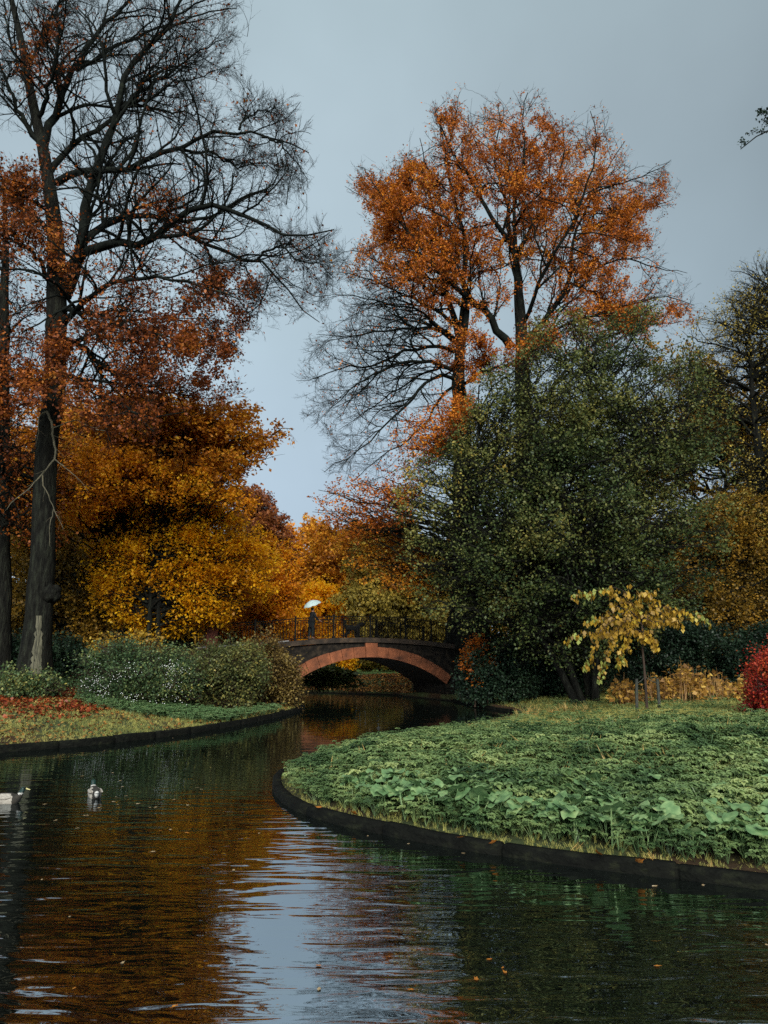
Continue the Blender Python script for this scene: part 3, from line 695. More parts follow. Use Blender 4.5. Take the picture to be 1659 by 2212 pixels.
def beech_extra(root, rng, tr):
    # the pale dead bough that hangs in front of the trunk
    L = [([(101,889,-.7),(112,915,-.9),(114,941,-1.0),(119,965,-1.0),(118,992,-1.0)], .05,.038),
         ([(118,992,-1.0),(104,1008,-1.1),(90,1027,-1.1),(56,1061,-1.3),(21,1087,-1.6),(15,1100,-1.6)], .036,.01),
         ([(92,1026,-1.1),(92,1045,-1.1),(103,1066,-1.0),(116,1100,-.9),(137,1143,-.9)], .028,.008),
         ([(116,1100,-.9),(107,1140,-.9),(108,1180,-.9)], .02,.006),
         ([(114,925,-.9),(150,912,-1.3),(168,908,-1.5),(200,925,-1.8),(226,918,-2)], .03,.012),
         ([(200,925,-1.8),(228,930,-2),(235,905,-2.2),(232,890,-2.3)], .02,.01),
         ([(101,889,-.7),(84,900,-.8),(82,935,-.8),(78,965,-.8)], .03,.008),
         ([(118,992,-1),(140,1010,-1.4),(165,1030,-1.6),(190,1060,-1.8)], .025,.006)]
    A, R = limbs_px(rng, L, 28, .012, 12); C, CR = grow(rng, A, R, 5, .3, 45, 4, .15, 0, .5, minlen=.2, maxlen=.9)
    V, F = merge([tubes(A,R,7), tubes(C,CR,3)])
    mesh_obj('dead_bough', V, F, M['bark_pale'], root, smooth=True)['label'] = 'pale dead bough hanging against the trunk'
    # strip of bare wood low on the trunk, a curved shell a little proud of the bark
    from mathutils.bvhtree import BVHTree
    bv = BVHTree.FromPolygons([tuple(v) for v in tr[0]], [tuple(int(k) for k in f) for f in tr[1]])
    rows = []; base = root.location; eye = Vector((0,0,CAM_Z))
    for i, y in enumerate(np.linspace(1330,1478,20)):
        cx = np.interp(y,[1330,1380,1478],[84,83,76]); hw = (5+6*smooth01((y-1330)/90))*(1+.25*math.sin(y*.35)+.15*rng.normal())
        row = []
        for j in range(6):
            q = Vector(P(cx+(j/5*2-1)*hw, y, 28)); h = bv.ray_cast(eye, (q-eye).normalized())
            row.append(tuple(h[0]+h[1]*(.012 if h[1].y < 0 else -.012)) if h[0] else tuple(q))
        rows.append(row)
    V = np.array(rows).reshape(-1,3); F = [(i*6+j,i*6+j+1,(i+1)*6+j+1,(i+1)*6+j) for i in range(19) for j in range(5)]
    mesh_obj('bare_wood_patch', V, np.array(F), M['bare_wood'], root, smooth=True)['label'] = 'strip of pale wood where the bark is gone'
    # burl on the right of the trunk
    bm = MB(); bm2 = bmesh.ops.create_icosphere(bm.bm, subdivisions=3, radius=.34)
    c = Vector(P(112,1282,27.9))-base
    for v in bm2['verts']:
        n = v.co.normalized(); v.co = c+v.co*(1+.25*math.sin(9*n.x+3)*math.sin(7*n.z+1)+.1*math.sin(15*n.y)); 
    bm.done('burl', M['bark'], root, True)
env_l = [(-160,-200),(560,-200),(525,60),(525,120),(560,190),(640,210),(672,290),(668,392),(650,410),(680,470),(755,500),(735,610),(690,705),(600,700),(555,720),(540,800),(560,850),(480,930),(300,1000),(-160,1040)]
pl_left = spots([(470,790,90,90,.3),(180,780,260,130,.48),(420,750,140,110,.42),(330,600,120,50,.24),(60,640,150,200,.32),(120,920,240,90,.7),(420,500,60,35,.2),(100,130,60,90,.18),(470,620,80,40,.28),(300,430,80,40,.12),(60,430,110,120,.16)], .012)
hero('beech_tree', 'huge dark-trunked beech on the left bank, bare twigs above and rusty leaves below', 11, 28,
     [([(70,1490),(79,1400),(86,1300),(92,1180),(97,1080),(105,950),(114,860),(119,780),(123,690),(122,560),(110,430),(97,344),(79,258),(60,172),(45,86),(20,-20),(5,-90)], [.58,.50,.46,.43,.41,.40,.40,.40,.38,.33,.27,.24,.2,.17,.14,.11,.07])],
     LB, env_l, pl_left, M['rust'], .115, 8, (13,6,6,5), extra=beech_extra, twig_min=.005)

# --- the tall orange beech beyond the bridge
RB = [
 ([(1105,751,0),(1075,710,-.5),(1046,669,-1),(1017,646,-1.4),(987,622,-1.8),(930,570,-2.4),(880,520,-2.8),(850,470,-3)], .30,.04),
 ([(995,745,0),(980,690,.4),(965,640,.8),(960,580,1.1),(950,500,1.4),(930,430,1.7),(905,370,2),(880,340,2.2)], .24,.03),
 ([(998,740,0),(1008,660,-.6),(1000,600,-1),(1010,540,-1.4),(990,470,-1.8),(975,400,-2),(960,330,-2.2),(950,250,-2.2)], .22,.03),
 ([(1126,690,0),(1119,628,-.3),(1113,552,-.6),(1099,517,-.8),(1064,482,-1.2),(1046,446,-1.5),(1028,411,-1.8),(993,353,-2),(964,300,-2.2),(940,240,-2.2)], .26,.03),
 ([(1115,560,-.5),(1140,505,0),(1169,458,.5),(1200,400,1),(1220,330,1.4),(1215,260,1.6)], .16,.02),
 ([(1105,525,-.6),(1099,480,0),(1096,446,.3),(1075,382,.8),(1069,335,1),(1080,270,1.2),(1075,225,1.2)], .15,.02),
 ([(1112,545,-.5),(1110,458,-1),(1122,400,-1.2),(1134,347,-1.4),(1131,294,-1.5),(1128,247,-1.6),(1140,200,-1.6)], .15,.02),
 ([(1130,745,0),(1169,704,1),(1198,657,1.8),(1228,610,2.4),(1235,540,2.8),(1245,493,3),(1263,458,3),(1286,411,3),(1320,350,3),(1350,305,3)], .24,.02),
 ([(1198,657,1.8),(1269,590,1),(1345,560,.4),(1403,575,0),(1485,590,-.4)], .12,.015),
 ([(1236,500,2.8),(1270,425,2),(1316,405,1.4),(1403,376,.8),(1450,345,.4)], .11,.015),
 ([(1245,520,2.8),(1300,480,3.6),(1370,460,4.2),(1455,430,4.8)], .10,.015),
 ([(1228,610,2.4),(1290,640,3.4),(1340,700,4),(1380,760,4.4)], .10,.015),
 ([(1130,700,0),(1160,620,-2),(1190,560,-3.2),(1240,470,-4),(1270,380,-4.4),(1290,300,-4.6),(1275,240,-4.6)], .15,.02),
 ([(1128,760,0),(1180,720,-2.4),(1260,690,-4),(1350,660,-5),(1430,640,-5.6),(1500,660,-6)], .13,.015),
 ([(992,805,0),(946,786,-.8),(911,780,-1.4),(864,786,-2),(817,804,-2.6),(776,827,-3),(741,857,-3.4),(700,900,-3.6)], .15,.012),
 ([(990,760,0),(958,751,.6),(911,751,1.4),(864,763,2),(806,792,2.6),(747,792,3.2),(688,816,3.6),(640,822,4)], .15,.012),
 ([(990,735,0),(958,716,-1.2),(911,707,-2),(864,710,-2.8),(806,719,-3.6),(735,728,-4.4),(683,722,-4.8)], .14,.012),
 ([(982,700,0),(946,675,1),(899,646,2),(864,634,2.6),(817,610,3.2),(759,593,3.8),(710,590,4.2)], .14,.012),
 ([(985,740,0),(946,710,-2),(911,675,-3.4),(847,657,-4.4),(776,640,-5.2),(712,635,-5.6)], .13,.012),
 ([(996,660,-.5),(981,646,0),(935,628,.8),(870,587,1.6),(817,564,2.2),(759,540,2.8),(720,560,3)], .13,.012),
 ([(990,820,0),(958,812,-1),(923,825,-1.8),(888,868,-2.6),(841,909,-3.2),(806,950,-3.6),(759,980,-4),(700,1020,-4.2)], .13,.012),
 ([(994,830,0),(960,850,1),(930,900,1.8),(880,950,2.4),(820,990,2.8),(760,1040,3)], .11,.012),
 ([(990,790,0),(930,800,3),(860,840,4.4),(790,890,5.4),(730,930,6)], .12,.012),
 ([(965,610,.9),(911,511,1.6),(858,476,2),(806,441,2.4),(745,402,2.8)], .13,.012),
 ([(935,560,-2.4),(880,500,-3.4),(830,430,-4),(790,370,-4.4),(770,360,-4.4)], .09,.012),
 ([(1000,830,0),(1050,800,-2),(1100,790,-3),(1160,770,-4)], .12,.02),
 ([(900,370,2),(880,400,1),(860,380,.4),(880,330,0)], .05,.01),
 ([(1150,900,0),(1240,780,2),(1330,720,3.4),(1420,700,4.4),(1520,690,5)], .14,.012),
]
env_r = [(630,830),(660,730),(690,640),(705,560),(760,520),(780,490),(740,410),(765,350),(830,370),(870,320),(925,340),(920,215),(1005,185),(1030,260),(1070,190),(1110,230),(1160,178),(1200,240),(1250,270),(1300,225),(1330,290),(1375,295),(1350,360),(1400,390),(1450,340),(1465,430),(1430,480),(1440,560),(1420,620),(1500,600),(1520,680),(1540,740),(1400,800),(1000,900),(900,1010),(780,1060),(690,1040),(700,960),(640,900)]
pl_right = spots([(1500,690,70,50,.5),(1110,380,330,210,.95),(1180,560,240,150,.9),(960,500,190,130,.85),(1330,500,110,140,.7),(900,590,90,60,.6),(1060,680,110,120,.75),(1240,700,150,60,.75),(940,640,60,60,.4),(1000,760,80,80,.4),(1400,690,110,60,.35),(830,420,70,60,.6),(1420,420,50,80,.4)], .0)
def orange_prob(p):
    q = pl_right(p); px = proj(p)
    bare = (px[:,0] < 880+.0*px[:,1]) & (px[:,1] > 620)
    q = np.where(bare, 0.012, q)
    return np.clip(q, 0, .95)
hero('beech_tree', 'tall orange beech with a bare left side, standing beyond the bridge', 23, 43,
     [([(1003,1440),(1001,1200),(998,1000),(990,827),(994,760),(998,700),(1003,640)], [.80,.70,.62,.56,.46,.30,.15]),
      ([(1150,1440),(1145,1200),(1138,1000),(1128,790),(1126,720),(1121,640),(1114,560),(1100,515)], [.82,.72,.64,.56,.50,.40,.28,.15])],
     RB, env_r, orange_prob, M['beech_orange'], .125, 8, (14,6,6,5), k1len=3, twig_min=.007, lmax=4.4)

# ---------------------------------------------------------------- other trees, left
T1 = lambda *a, **k: clump_tree(*a, **k)
T1('beech_tree', 'rusty-leaved beech at the left edge, half out of the picture', 'tree', 5, 31, [(-250,520),(-60,480),(20,500),(60,600),(110,720),(180,860),(240,1000),(220,1120),(120,1180),(-250,1200)],
   [[(2,1440),(4,1200),(6,900),(9,640),(12,480),(5,380)]], M['rust'], M['bark'], 110, (8,7), 5, .14, 4, trunk_r=.4, tint=lambda C: .25*smooth01((14-C[:,2])/8), prob=lambda p: np.clip(1.15-p[:,2]/22,.25,1)*(.4+.8*vn(p)))
T1('oak_tree', 'amber and brown oak reaching out towards the gap of sky, left of the bridge', 'tree', 6, 34,
   [(150,900),(250,860),(340,850),(450,862),(520,880),(560,890),(600,905),(632,920),(630,975),(585,990),(560,1005),(530,1030),(515,1075),(500,1080),(440,1075),(350,1060),(250,1090),(120,1150),(60,1100)],
   [[(400,1440,5),(395,1250,5),(385,1080,3),(380,960,0)]], M['oak'], M['bark'], 110, (8,7), 8, .17, 4, trunk_r=.32)
T1('beech_tree', 'orange beech crown low over the gold maple, left of the bridge', 'tree', 66, 32,
   [(80,1000),(200,960),(350,990),(470,1020),(540,1050),(590,1100),(600,1120),(520,1110),(430,1075),(340,1075),(260,1090),(180,1130),(90,1150)],
   [[(250,1440,6),(255,1250,6),(270,1120,4),(300,1040,1)]], M['amber'], M['bark'], 70, (8,7), 7, .14, 3, trunk_r=.2)
T1('maple_tree', 'bright golden maple with two thin dark trunks on the left bank', 'tree', 7, 36,
   [(180,1190),(220,1120),(300,1080),(370,1060),(440,1060),(510,1085),(560,1120),(600,1180),(615,1250),(580,1310),(520,1325),(450,1370),(380,1385),(300,1375),(230,1340),(180,1270)],
   [[(322,1425,-1.9),(325,1300,-1.8),(330,1180,-1.6),(335,1100,-1)],[(342,1425,-1.8),(345,1280,-1.8),(362,1180,-1.4),(400,1090,-.6)]], M['gold'], M['bark'], 210, (9,7), 9, .15, 2.6, trunk_r=.17, leaf_up=.75, droop=.05,
   prob=lambda p: np.clip(.28+.9*smooth01(.5+.8*np.sin(p[:,2]*3.6+.9*np.sin(p[:,0]*.9)+.5*p[:,1]))*(.5+.6*vn(p*1.6)),0,1))
T1('maple_tree', 'ochre maple in the shade behind the big beech trunk', 'tree', 8, 38,
   [(-60,1150),(40,1100),(120,1110),(180,1150),(250,1230),(300,1300),(330,1400),(200,1410),(60,1410),(-60,1420)],
   [[(150,1430),(152,1300),(160,1200)]], M['ochre'], M['bark'], 90, (8,7), 7, .16, 3, trunk_r=.16)
T1('maple_tree', 'dull yellow maple between the golden maple and the bridge', 'tree', 9, 42,
   [(430,1240),(490,1180),(560,1150),(630,1170),(660,1240),(670,1330),(650,1380),(560,1400),(450,1400),(410,1330)],
   [[(545,1400),(548,1300),(552,1230)]], M['amber'], M['bark'], 80, (8,7), 7, .15, 3, trunk_r=.14)
T1('beech_tree', 'russet tree far behind the golden maple, against the gap of sky', 'tree', 10, 62,
   [(490,1080),(520,1050),(555,1055),(590,1075),(615,1110),(640,1150),(652,1220),(655,1330),(560,1350),(470,1330),(470,1180)],
   [[(575,1400),(575,1250),(575,1120)]], M['redbrown'], M['bark_brown'], 120, (8,7), 7, .26, 6, trunk_r=.35)
T1('beech_tree', 'orange tree far off just right of the russet one', 'tree', 12, 72,
   [(610,1130),(640,1150),(655,1190),(670,1240),(680,1330),(600,1350),(590,1200)],
   [[(640,1400),(640,1280),(635,1190)]], M['amber'], M['bark_brown'], 60, (7,7), 7, .28, 5, trunk_r=.3)
T1('oak_tree', 'brown oak filling the background high behind the left beech', 'tree', 13, 48,
   [(-200,900),(0,880),(150,860),(280,850),(380,850),(470,880),(520,920),(520,1000),(450,1120),(300,1200),(-200,1200)],
   [[(210,1400),(212,1150),(215,900),(220,780)]], M['oak'], M['bark'], 170, (8,7), 7, .2, 6, trunk_r=.5)
T1('oak_tree', 'dark brown oak deep in the wood behind the left bank', 'tree', 14, 58,
   [(-200,950),(0,900),(200,930),(400,980),(520,1080),(540,1250),(500,1390),(-200,1400)],
   [[(300,1410),(300,1250),(300,1100)]], M['ochre'], M['bark'], 170, (8,7), 7, .26, 6, trunk_r=.45)
T1('yew_bush', 'dark evergreen bush behind the foot of the big beech', 'bush', 15, 33, [(-40,1400),(20,1370),(120,1360),(190,1385),(220,1430),(210,1470),(-40,1480)], [[(100,1470),(100,1430),(100,1400)]], M['evergreen'], M['bark'], 60, (8,7), 7, .12, 2.4, trunk_r=.1)
T1('yew_bush', 'dark evergreen bush beneath the golden maple', 'bush', 16, 37.5, [(190,1400),(250,1365),(330,1370),(400,1390),(430,1430),(400,1470),(200,1470)], [[(310,1470),(310,1430),(310,1400)]], M['evergreen'], M['bark'], 60, (8,7), 7, .12, 2, trunk_r=.1)
T1('yew_bush', 'dark evergreen bush left of the yellow maple, near the bridge', 'bush', 17, 46, [(430,1290),(480,1255),(530,1265),(550,1300),(540,1340),(470,1350),(430,1330)], [[(490,1400),(490,1360),(490,1320)]], M['evergreen'], M['bark'], 50, (8,7), 7, .13, 2, trunk_r=.1)
# undergrowth on the left bank
def shrub(name, label, seed, D, poly, x0, leaf, n=60, size=.085, thick=1.6, kids=(9,8), q=6, cat='bush', bark=None, **k):
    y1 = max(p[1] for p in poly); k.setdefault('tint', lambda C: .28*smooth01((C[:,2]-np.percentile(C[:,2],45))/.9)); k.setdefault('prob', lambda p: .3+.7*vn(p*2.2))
    return clump_tree(name, label, cat, seed, D, poly, [[(x0-15,y1+2),(x0-10,y1-15),(x0-5,y1-40)],[(x0+12,y1+2),(x0+15,y1-15),(x0+20,y1-45)]], leaf, bark or M['bark_brown'], n, kids, q, size, thick, trunk_r=.05, limb_len=.95, spread=.09, rag=.07, jit=18, **k)
sn = shrub('snowberry_bush', 'green bush dotted with white berries on the left bank', 18, 26.5, [(160,1470),(185,1420),(230,1395),(290,1392),(350,1400),(400,1410),(430,1440),(430,1500),(400,1522),(250,1524),(180,1518)], 290, M['snow'], 160, .075, 2.2, q=8, tint=lambda C: -.18+.2*smooth01((C[:,2]-2.0)/.8)+.25*smooth01((-8.5-C[:,0])/-3))
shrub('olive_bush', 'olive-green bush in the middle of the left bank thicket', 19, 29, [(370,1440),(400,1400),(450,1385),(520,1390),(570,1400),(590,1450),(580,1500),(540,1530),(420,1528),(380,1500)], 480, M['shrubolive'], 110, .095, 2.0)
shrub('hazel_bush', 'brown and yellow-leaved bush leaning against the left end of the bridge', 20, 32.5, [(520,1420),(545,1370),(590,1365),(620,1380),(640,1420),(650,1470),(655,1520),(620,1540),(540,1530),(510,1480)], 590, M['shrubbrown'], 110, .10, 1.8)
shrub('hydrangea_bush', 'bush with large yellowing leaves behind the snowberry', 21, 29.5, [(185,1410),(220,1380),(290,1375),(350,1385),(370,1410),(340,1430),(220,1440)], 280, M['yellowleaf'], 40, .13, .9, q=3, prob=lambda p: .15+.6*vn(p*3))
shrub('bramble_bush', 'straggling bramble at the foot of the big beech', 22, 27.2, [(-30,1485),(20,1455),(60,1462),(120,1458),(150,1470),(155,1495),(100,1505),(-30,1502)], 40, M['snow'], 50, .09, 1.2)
# trees seen beyond the bridge
T1('maple_tree', 'glowing golden tree framed over the bridge rail behind the walker', 'tree', 24, 58, [(600,1330),(625,1280),(680,1255),(725,1270),(760,1305),(770,1350),(775,1446),(600,1446)], [[(700,1440),(700,1380),(700,1320)]], M['gold'], M['bark'], 90, (8,7), 7, .2, 3, trunk_r=.15)
T1('oak_tree', 'russet oak over the middle of the bridge', 'tree', 25, 66, [(650,1170),(690,1130),(760,1120),(820,1150),(850,1200),(840,1280),(760,1300),(700,1280),(655,1290)], [[(760,1430),(760,1300),(755,1210)]], M['oak'], M['bark'], 100, (8,7), 7, .26, 5, trunk_r=.3)
T1('willow_tree', 'olive-gold drooping tree behind the right half of the bridge', 'tree', 26, 55, [(740,1200),(800,1140),(880,1120),(960,1180),(1000,1280),(1000,1400),(900,1395),(800,1385),(750,1370),(730,1300)], [[(880,1430),(878,1320),(872,1220)]], M['olivegold'], M['bark'], 150, (8,7), 8, .21, 4, droop=.4, trunk_r=.25)
T1('beech_tree', 'pale hazy tree at the far end of the stream', 'tree', 27, 95, [(640,1150),(655,1120),(690,1115),(720,1140),(730,1200),(700,1300),(620,1300)], [[(690,1420),(690,1280),(690,1190)]], M['oak'], M['bark_brown'], 60, (7,7), 7, .34, 5, trunk_r=.3)
T1('beech_tree', 'orange beech bough hanging left towards the stream, in front of the bare branches', 'tree', 28, 35,
   [(655,1060),(700,1035),(760,1035),(800,1010),(830,990),(850,930),(890,880),(940,848),(1010,840),(1040,900),(1000,960),(930,1010),(900,1060),(870,1130),(800,1170),(720,1150),(690,1110)],
   [[(1055,1500),(1045,1250),(1030,1100),(1010,960)]], M['beech_orange'], M['bark'], 80, (7,6), 6, .12, 2.6, trunk_r=.2)
T1('beech_tree', 'thin rust and green boughs drooping over the bridge rail', 'tree', 29, 37,
   [(680,1130),(760,1120),(850,1140),(930,1180),(960,1280),(900,1310),(840,1290),(790,1270),(740,1240),(690,1200)],
   [[(1040,1500),(1035,1300),(1010,1180)]], M['oak'], M['bark'], 50, (7,6), 5, .12, 2.4, trunk_r=.18, droop=.15)

for i, (x, pl, lab) in enumerate([(690,[(640,1446),(650,1412),(700,1400),(760,1408),(775,1446)],'bright yellow bush on the far lawn, seen through the left of the arch'),
        (820,[(765,1447),(775,1415),(820,1400),(870,1410),(885,1447)],'yellow-green bush on the far lawn, seen through the middle of the arch')]):
    T1('far_bush', lab, 'bush', 90+i, 72, pl, [[(x,1450),(x,1435),(x,1420)]], M[('gold','olivegold')[i]], M['bark_brown'], 40, (8,7), 6, .2, 2.0, trunk_r=.1)
# ---------------------------------------------------------------- right side
GP0 = [(1150,735),(1185,690),(1240,675),(1290,690),(1330,680),(1380,705),(1430,735),(1480,770),(1515,830),(1540,900),(1565,960),(1570,1060),(1550,1160),(1530,1250),(1480,1300),(1420,1350),(1330,1415),(1260,1455),(1180,1450),(1100,1420),(1040,1400),(985,1400),(950,1340),(900,1310),(870,1260),(850,1200),(838,1140),(850,1090),(880,1040),(890,1000),(920,960),(960,930),(985,880),(1020,830),(1070,790),(1120,770)]
GP = [(1225+(x-1225)*1.06+12, 1110+(y-1110)*1.05) for x,y in GP0]
T1('whitebeam_tree', 'broad dark green tree right of the bridge, just starting to turn yellow', 'tree', 30, 32, GP,
   [[(1262,1530),(1225,1430),(1190,1340),(1180,1200),(1170,1050)],[(1285,1530,.4),(1290,1400),(1330,1250),(1400,1100),(1440,980)],[(1250,1530,-.4),(1200,1430),(1120,1300),(1040,1180),(980,1080)],[(1275,1530,.9),(1262,1380,.5),(1260,1180),(1270,960),(1280,850)]],
   M['green'], M['bark'], 400, (9,8), 7, .12, 5.5, trunk_r=.31, limb_len=1.8,
   tint=lambda C: .36*smooth01((C[:,2]-8)/9)+.55*smooth01((4.0-C[:,0])/4.5)*smooth01((C[:,2]-3)/4)-.06, prob=lambda p: .25+.75*vn(p*.9))
T1('hornbeam_tree', 'olive-brown thinning tree behind the dark green one, right edge', 'tree', 31, 40, [(1440,760),(1480,700),(1540,640),(1600,610),(1680,600),(1800,620),(1800,1300),(1500,1300),(1520,1000)],
   [[(1640,1430),(1645,1200),(1640,1000),(1625,850),(1620,720)]], M['olivegold'], M['bark'], 170, (8,8), 4, .12, 4.5, trunk_r=.36, prob=lambda p: np.where(p[:,2] > 11, .35, .9))
T1('beech_tree', 'bare-topped tree at the right edge with only twigs at its crown', 'tree', 32, 44, [(1560,690),(1585,560),(1610,520),(1680,510),(1800,520),(1800,900),(1560,900)],
   [[(1700,1430),(1705,1100),(1690,850),(1670,640)]], M['olivegold'], M['bark'], 90, (8,8), 1, .13, 3.5, trunk_r=.35, limb_len=2.0, prob=lambda p: np.full(len(p),.3))
T1('beech_tree', 'ochre-leaved tree low at the right, behind the small yellow tree', 'tree', 33, 39, [(1440,1130),(1500,1090),(1560,1070),(1640,1050),(1760,1050),(1760,1430),(1640,1430),(1520,1400),(1440,1400),(1400,1300)],
   [[(1492,1440),(1490,1330),(1492,1240),(1500,1150)]], M['ochre'], M['bark'], 160, (8,7), 7, .13, 3.5, trunk_r=.38)
T1('oak_tree', 'brown oak in the depth of the right wood', 'tree', 34, 54, [(1350,800),(1450,740),(1600,760),(1800,780),(1800,1420),(1000,1420),(1000,1250),(1300,1100)],
   [[(1560,1430),(1560,1200),(1570,1000)]], M['ochre'], M['bark'], 200, (8,7), 7, .24, 6, trunk_r=.5)
for i, (x, pl, D, lab) in enumerate([(1060,[(985,1440),(1010,1400),(1080,1370),(1150,1390),(1180,1440),(1170,1515),(1010,1520),(985,1490)],35,'dark evergreen bush hanging over the water right of the arch'),
        (1190,[(1120,1400),(1180,1370),(1260,1380),(1300,1420),(1300,1520),(1120,1520)],36,'dark evergreen bush behind the stems of the green tree'),
        (1450,[(1280,1370),(1380,1340),(1480,1340),(1570,1350),(1600,1400),(1600,1470),(1280,1480)],35.5,'dark evergreen bush behind the bed of yellow stems'),
        (1660,[(1560,1380),(1640,1350),(1760,1350),(1760,1480),(1560,1480)],34,'dark evergreen bush at the right edge behind the red bush')]):
    T1('yew_bush', lab, 'bush', 40+i, D, pl, [[(x,pl[-1][1]),(x,pl[-1][1]-40),(x,pl[-1][1]-70)]], M['evergreen'], M['bark'], 80, (8,8), 7, .11, 2.0, trunk_r=.12)
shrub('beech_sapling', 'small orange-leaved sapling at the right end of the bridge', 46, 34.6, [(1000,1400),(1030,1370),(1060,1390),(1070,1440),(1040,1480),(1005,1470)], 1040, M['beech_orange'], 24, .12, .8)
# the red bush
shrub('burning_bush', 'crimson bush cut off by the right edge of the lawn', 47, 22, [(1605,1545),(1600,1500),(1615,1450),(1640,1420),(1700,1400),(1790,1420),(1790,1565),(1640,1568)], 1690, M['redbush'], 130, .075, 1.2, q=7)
# the bough that enters at the top right, from a tree outside the picture
def edge_tree():
    rng = np.random.default_rng(50); D = 19
    b = P(2250,1430,D); root = thing('pine_tree', 'dark-needled bough reaching in at the top right edge', 'tree', (b[0],b[1],.7))
    V, F = trunk_mesh(np.array([P(2250,1500,D),P(2250,900,D),P(2240,400,D),P(2230,150,D)]), [.42,.36,.28,.2], 12, .6, 50)
    mesh_obj('trunk', V, F, M['bark'], root, smooth=True)
    A, R = limbs_px(rng, [([(2240,260,0),(2000,190,-.6),(1800,240,-1),(1700,265,-1.2),(1640,290,-1.3),(1600,322,-1.4)], .10,.012),
                          ([(1800,240,-1),(1720,230,-1),(1660,245,-1),(1640,236,-1)], .04,.01)], D, .02, 16)
    P1, R1 = grow(rng, A, R, 22, .16, 50, 6, .14, .04, .5, t0=.3, maxlen=.9, minlen=.3); P2, R2 = grow(rng, P1, R1, 6, .5, 50, 4, .14, .04, .6, minlen=.12)
    e = [(1585,330),(1605,285),(1628,240),(1650,232),(2300,100),(2300,400),(1690,310),(1600,335)]
    m = inpoly(proj(P1[:,-1]),e); P1,R1 = P1[m],R1[m]; m = inpoly(proj(P2[:,-1]),e); P2,R2 = P2[m],R2[m]
    V, F = merge([tubes(A,R,6),tubes(P1,R1,4),tubes(P2,R2,3)]); mesh_obj('branches', V, F, M['bark'], root)
    C, Dr = leaves_on(rng, P2, 7, .03); leaf_mesh('crown', rng, C, Dr, .075, M['evergreen'], root, up=.3)
edge_tree()
# far woodland that closes the view, one mass of leaf
def far_wood():
    rng = np.random.default_rng(60); n = 90000
    a = rng.random(n)*1.7+.72; r = 88+rng.random(n)**1.5*26
    x = np.cos(a)*r*1.0; y = np.sin(a)*r
    h = 14+4*np.sin(a*9)+3*np.sin(a*23+1)+1.5*np.sin(a*61); gap = np.exp(-((x/y+.105)/.05)**2); h = h*(1-.55*gap)
    z = 1.2+h*rng.random(n)**.8
    C = np.stack([x,y,z],-1); D = nrm(rng.normal(size=(n,3)))
    rnd = np.clip(.5+.35*np.sin(a*31)*np.sin(z*.8)+rng.normal(size=n)*.16,0,1)
    o = leaf_mesh('distant_woodland', rng, C, D, .8, M['ochre'], None, up=.3, origin=(0,90,1), rnd=rnd, wid=.4); o.location = (0,90,1)
    tag(o, 'mass of brown autumn woodland beyond the park lawn', 'woodland', kind='stuff')
far_wood()

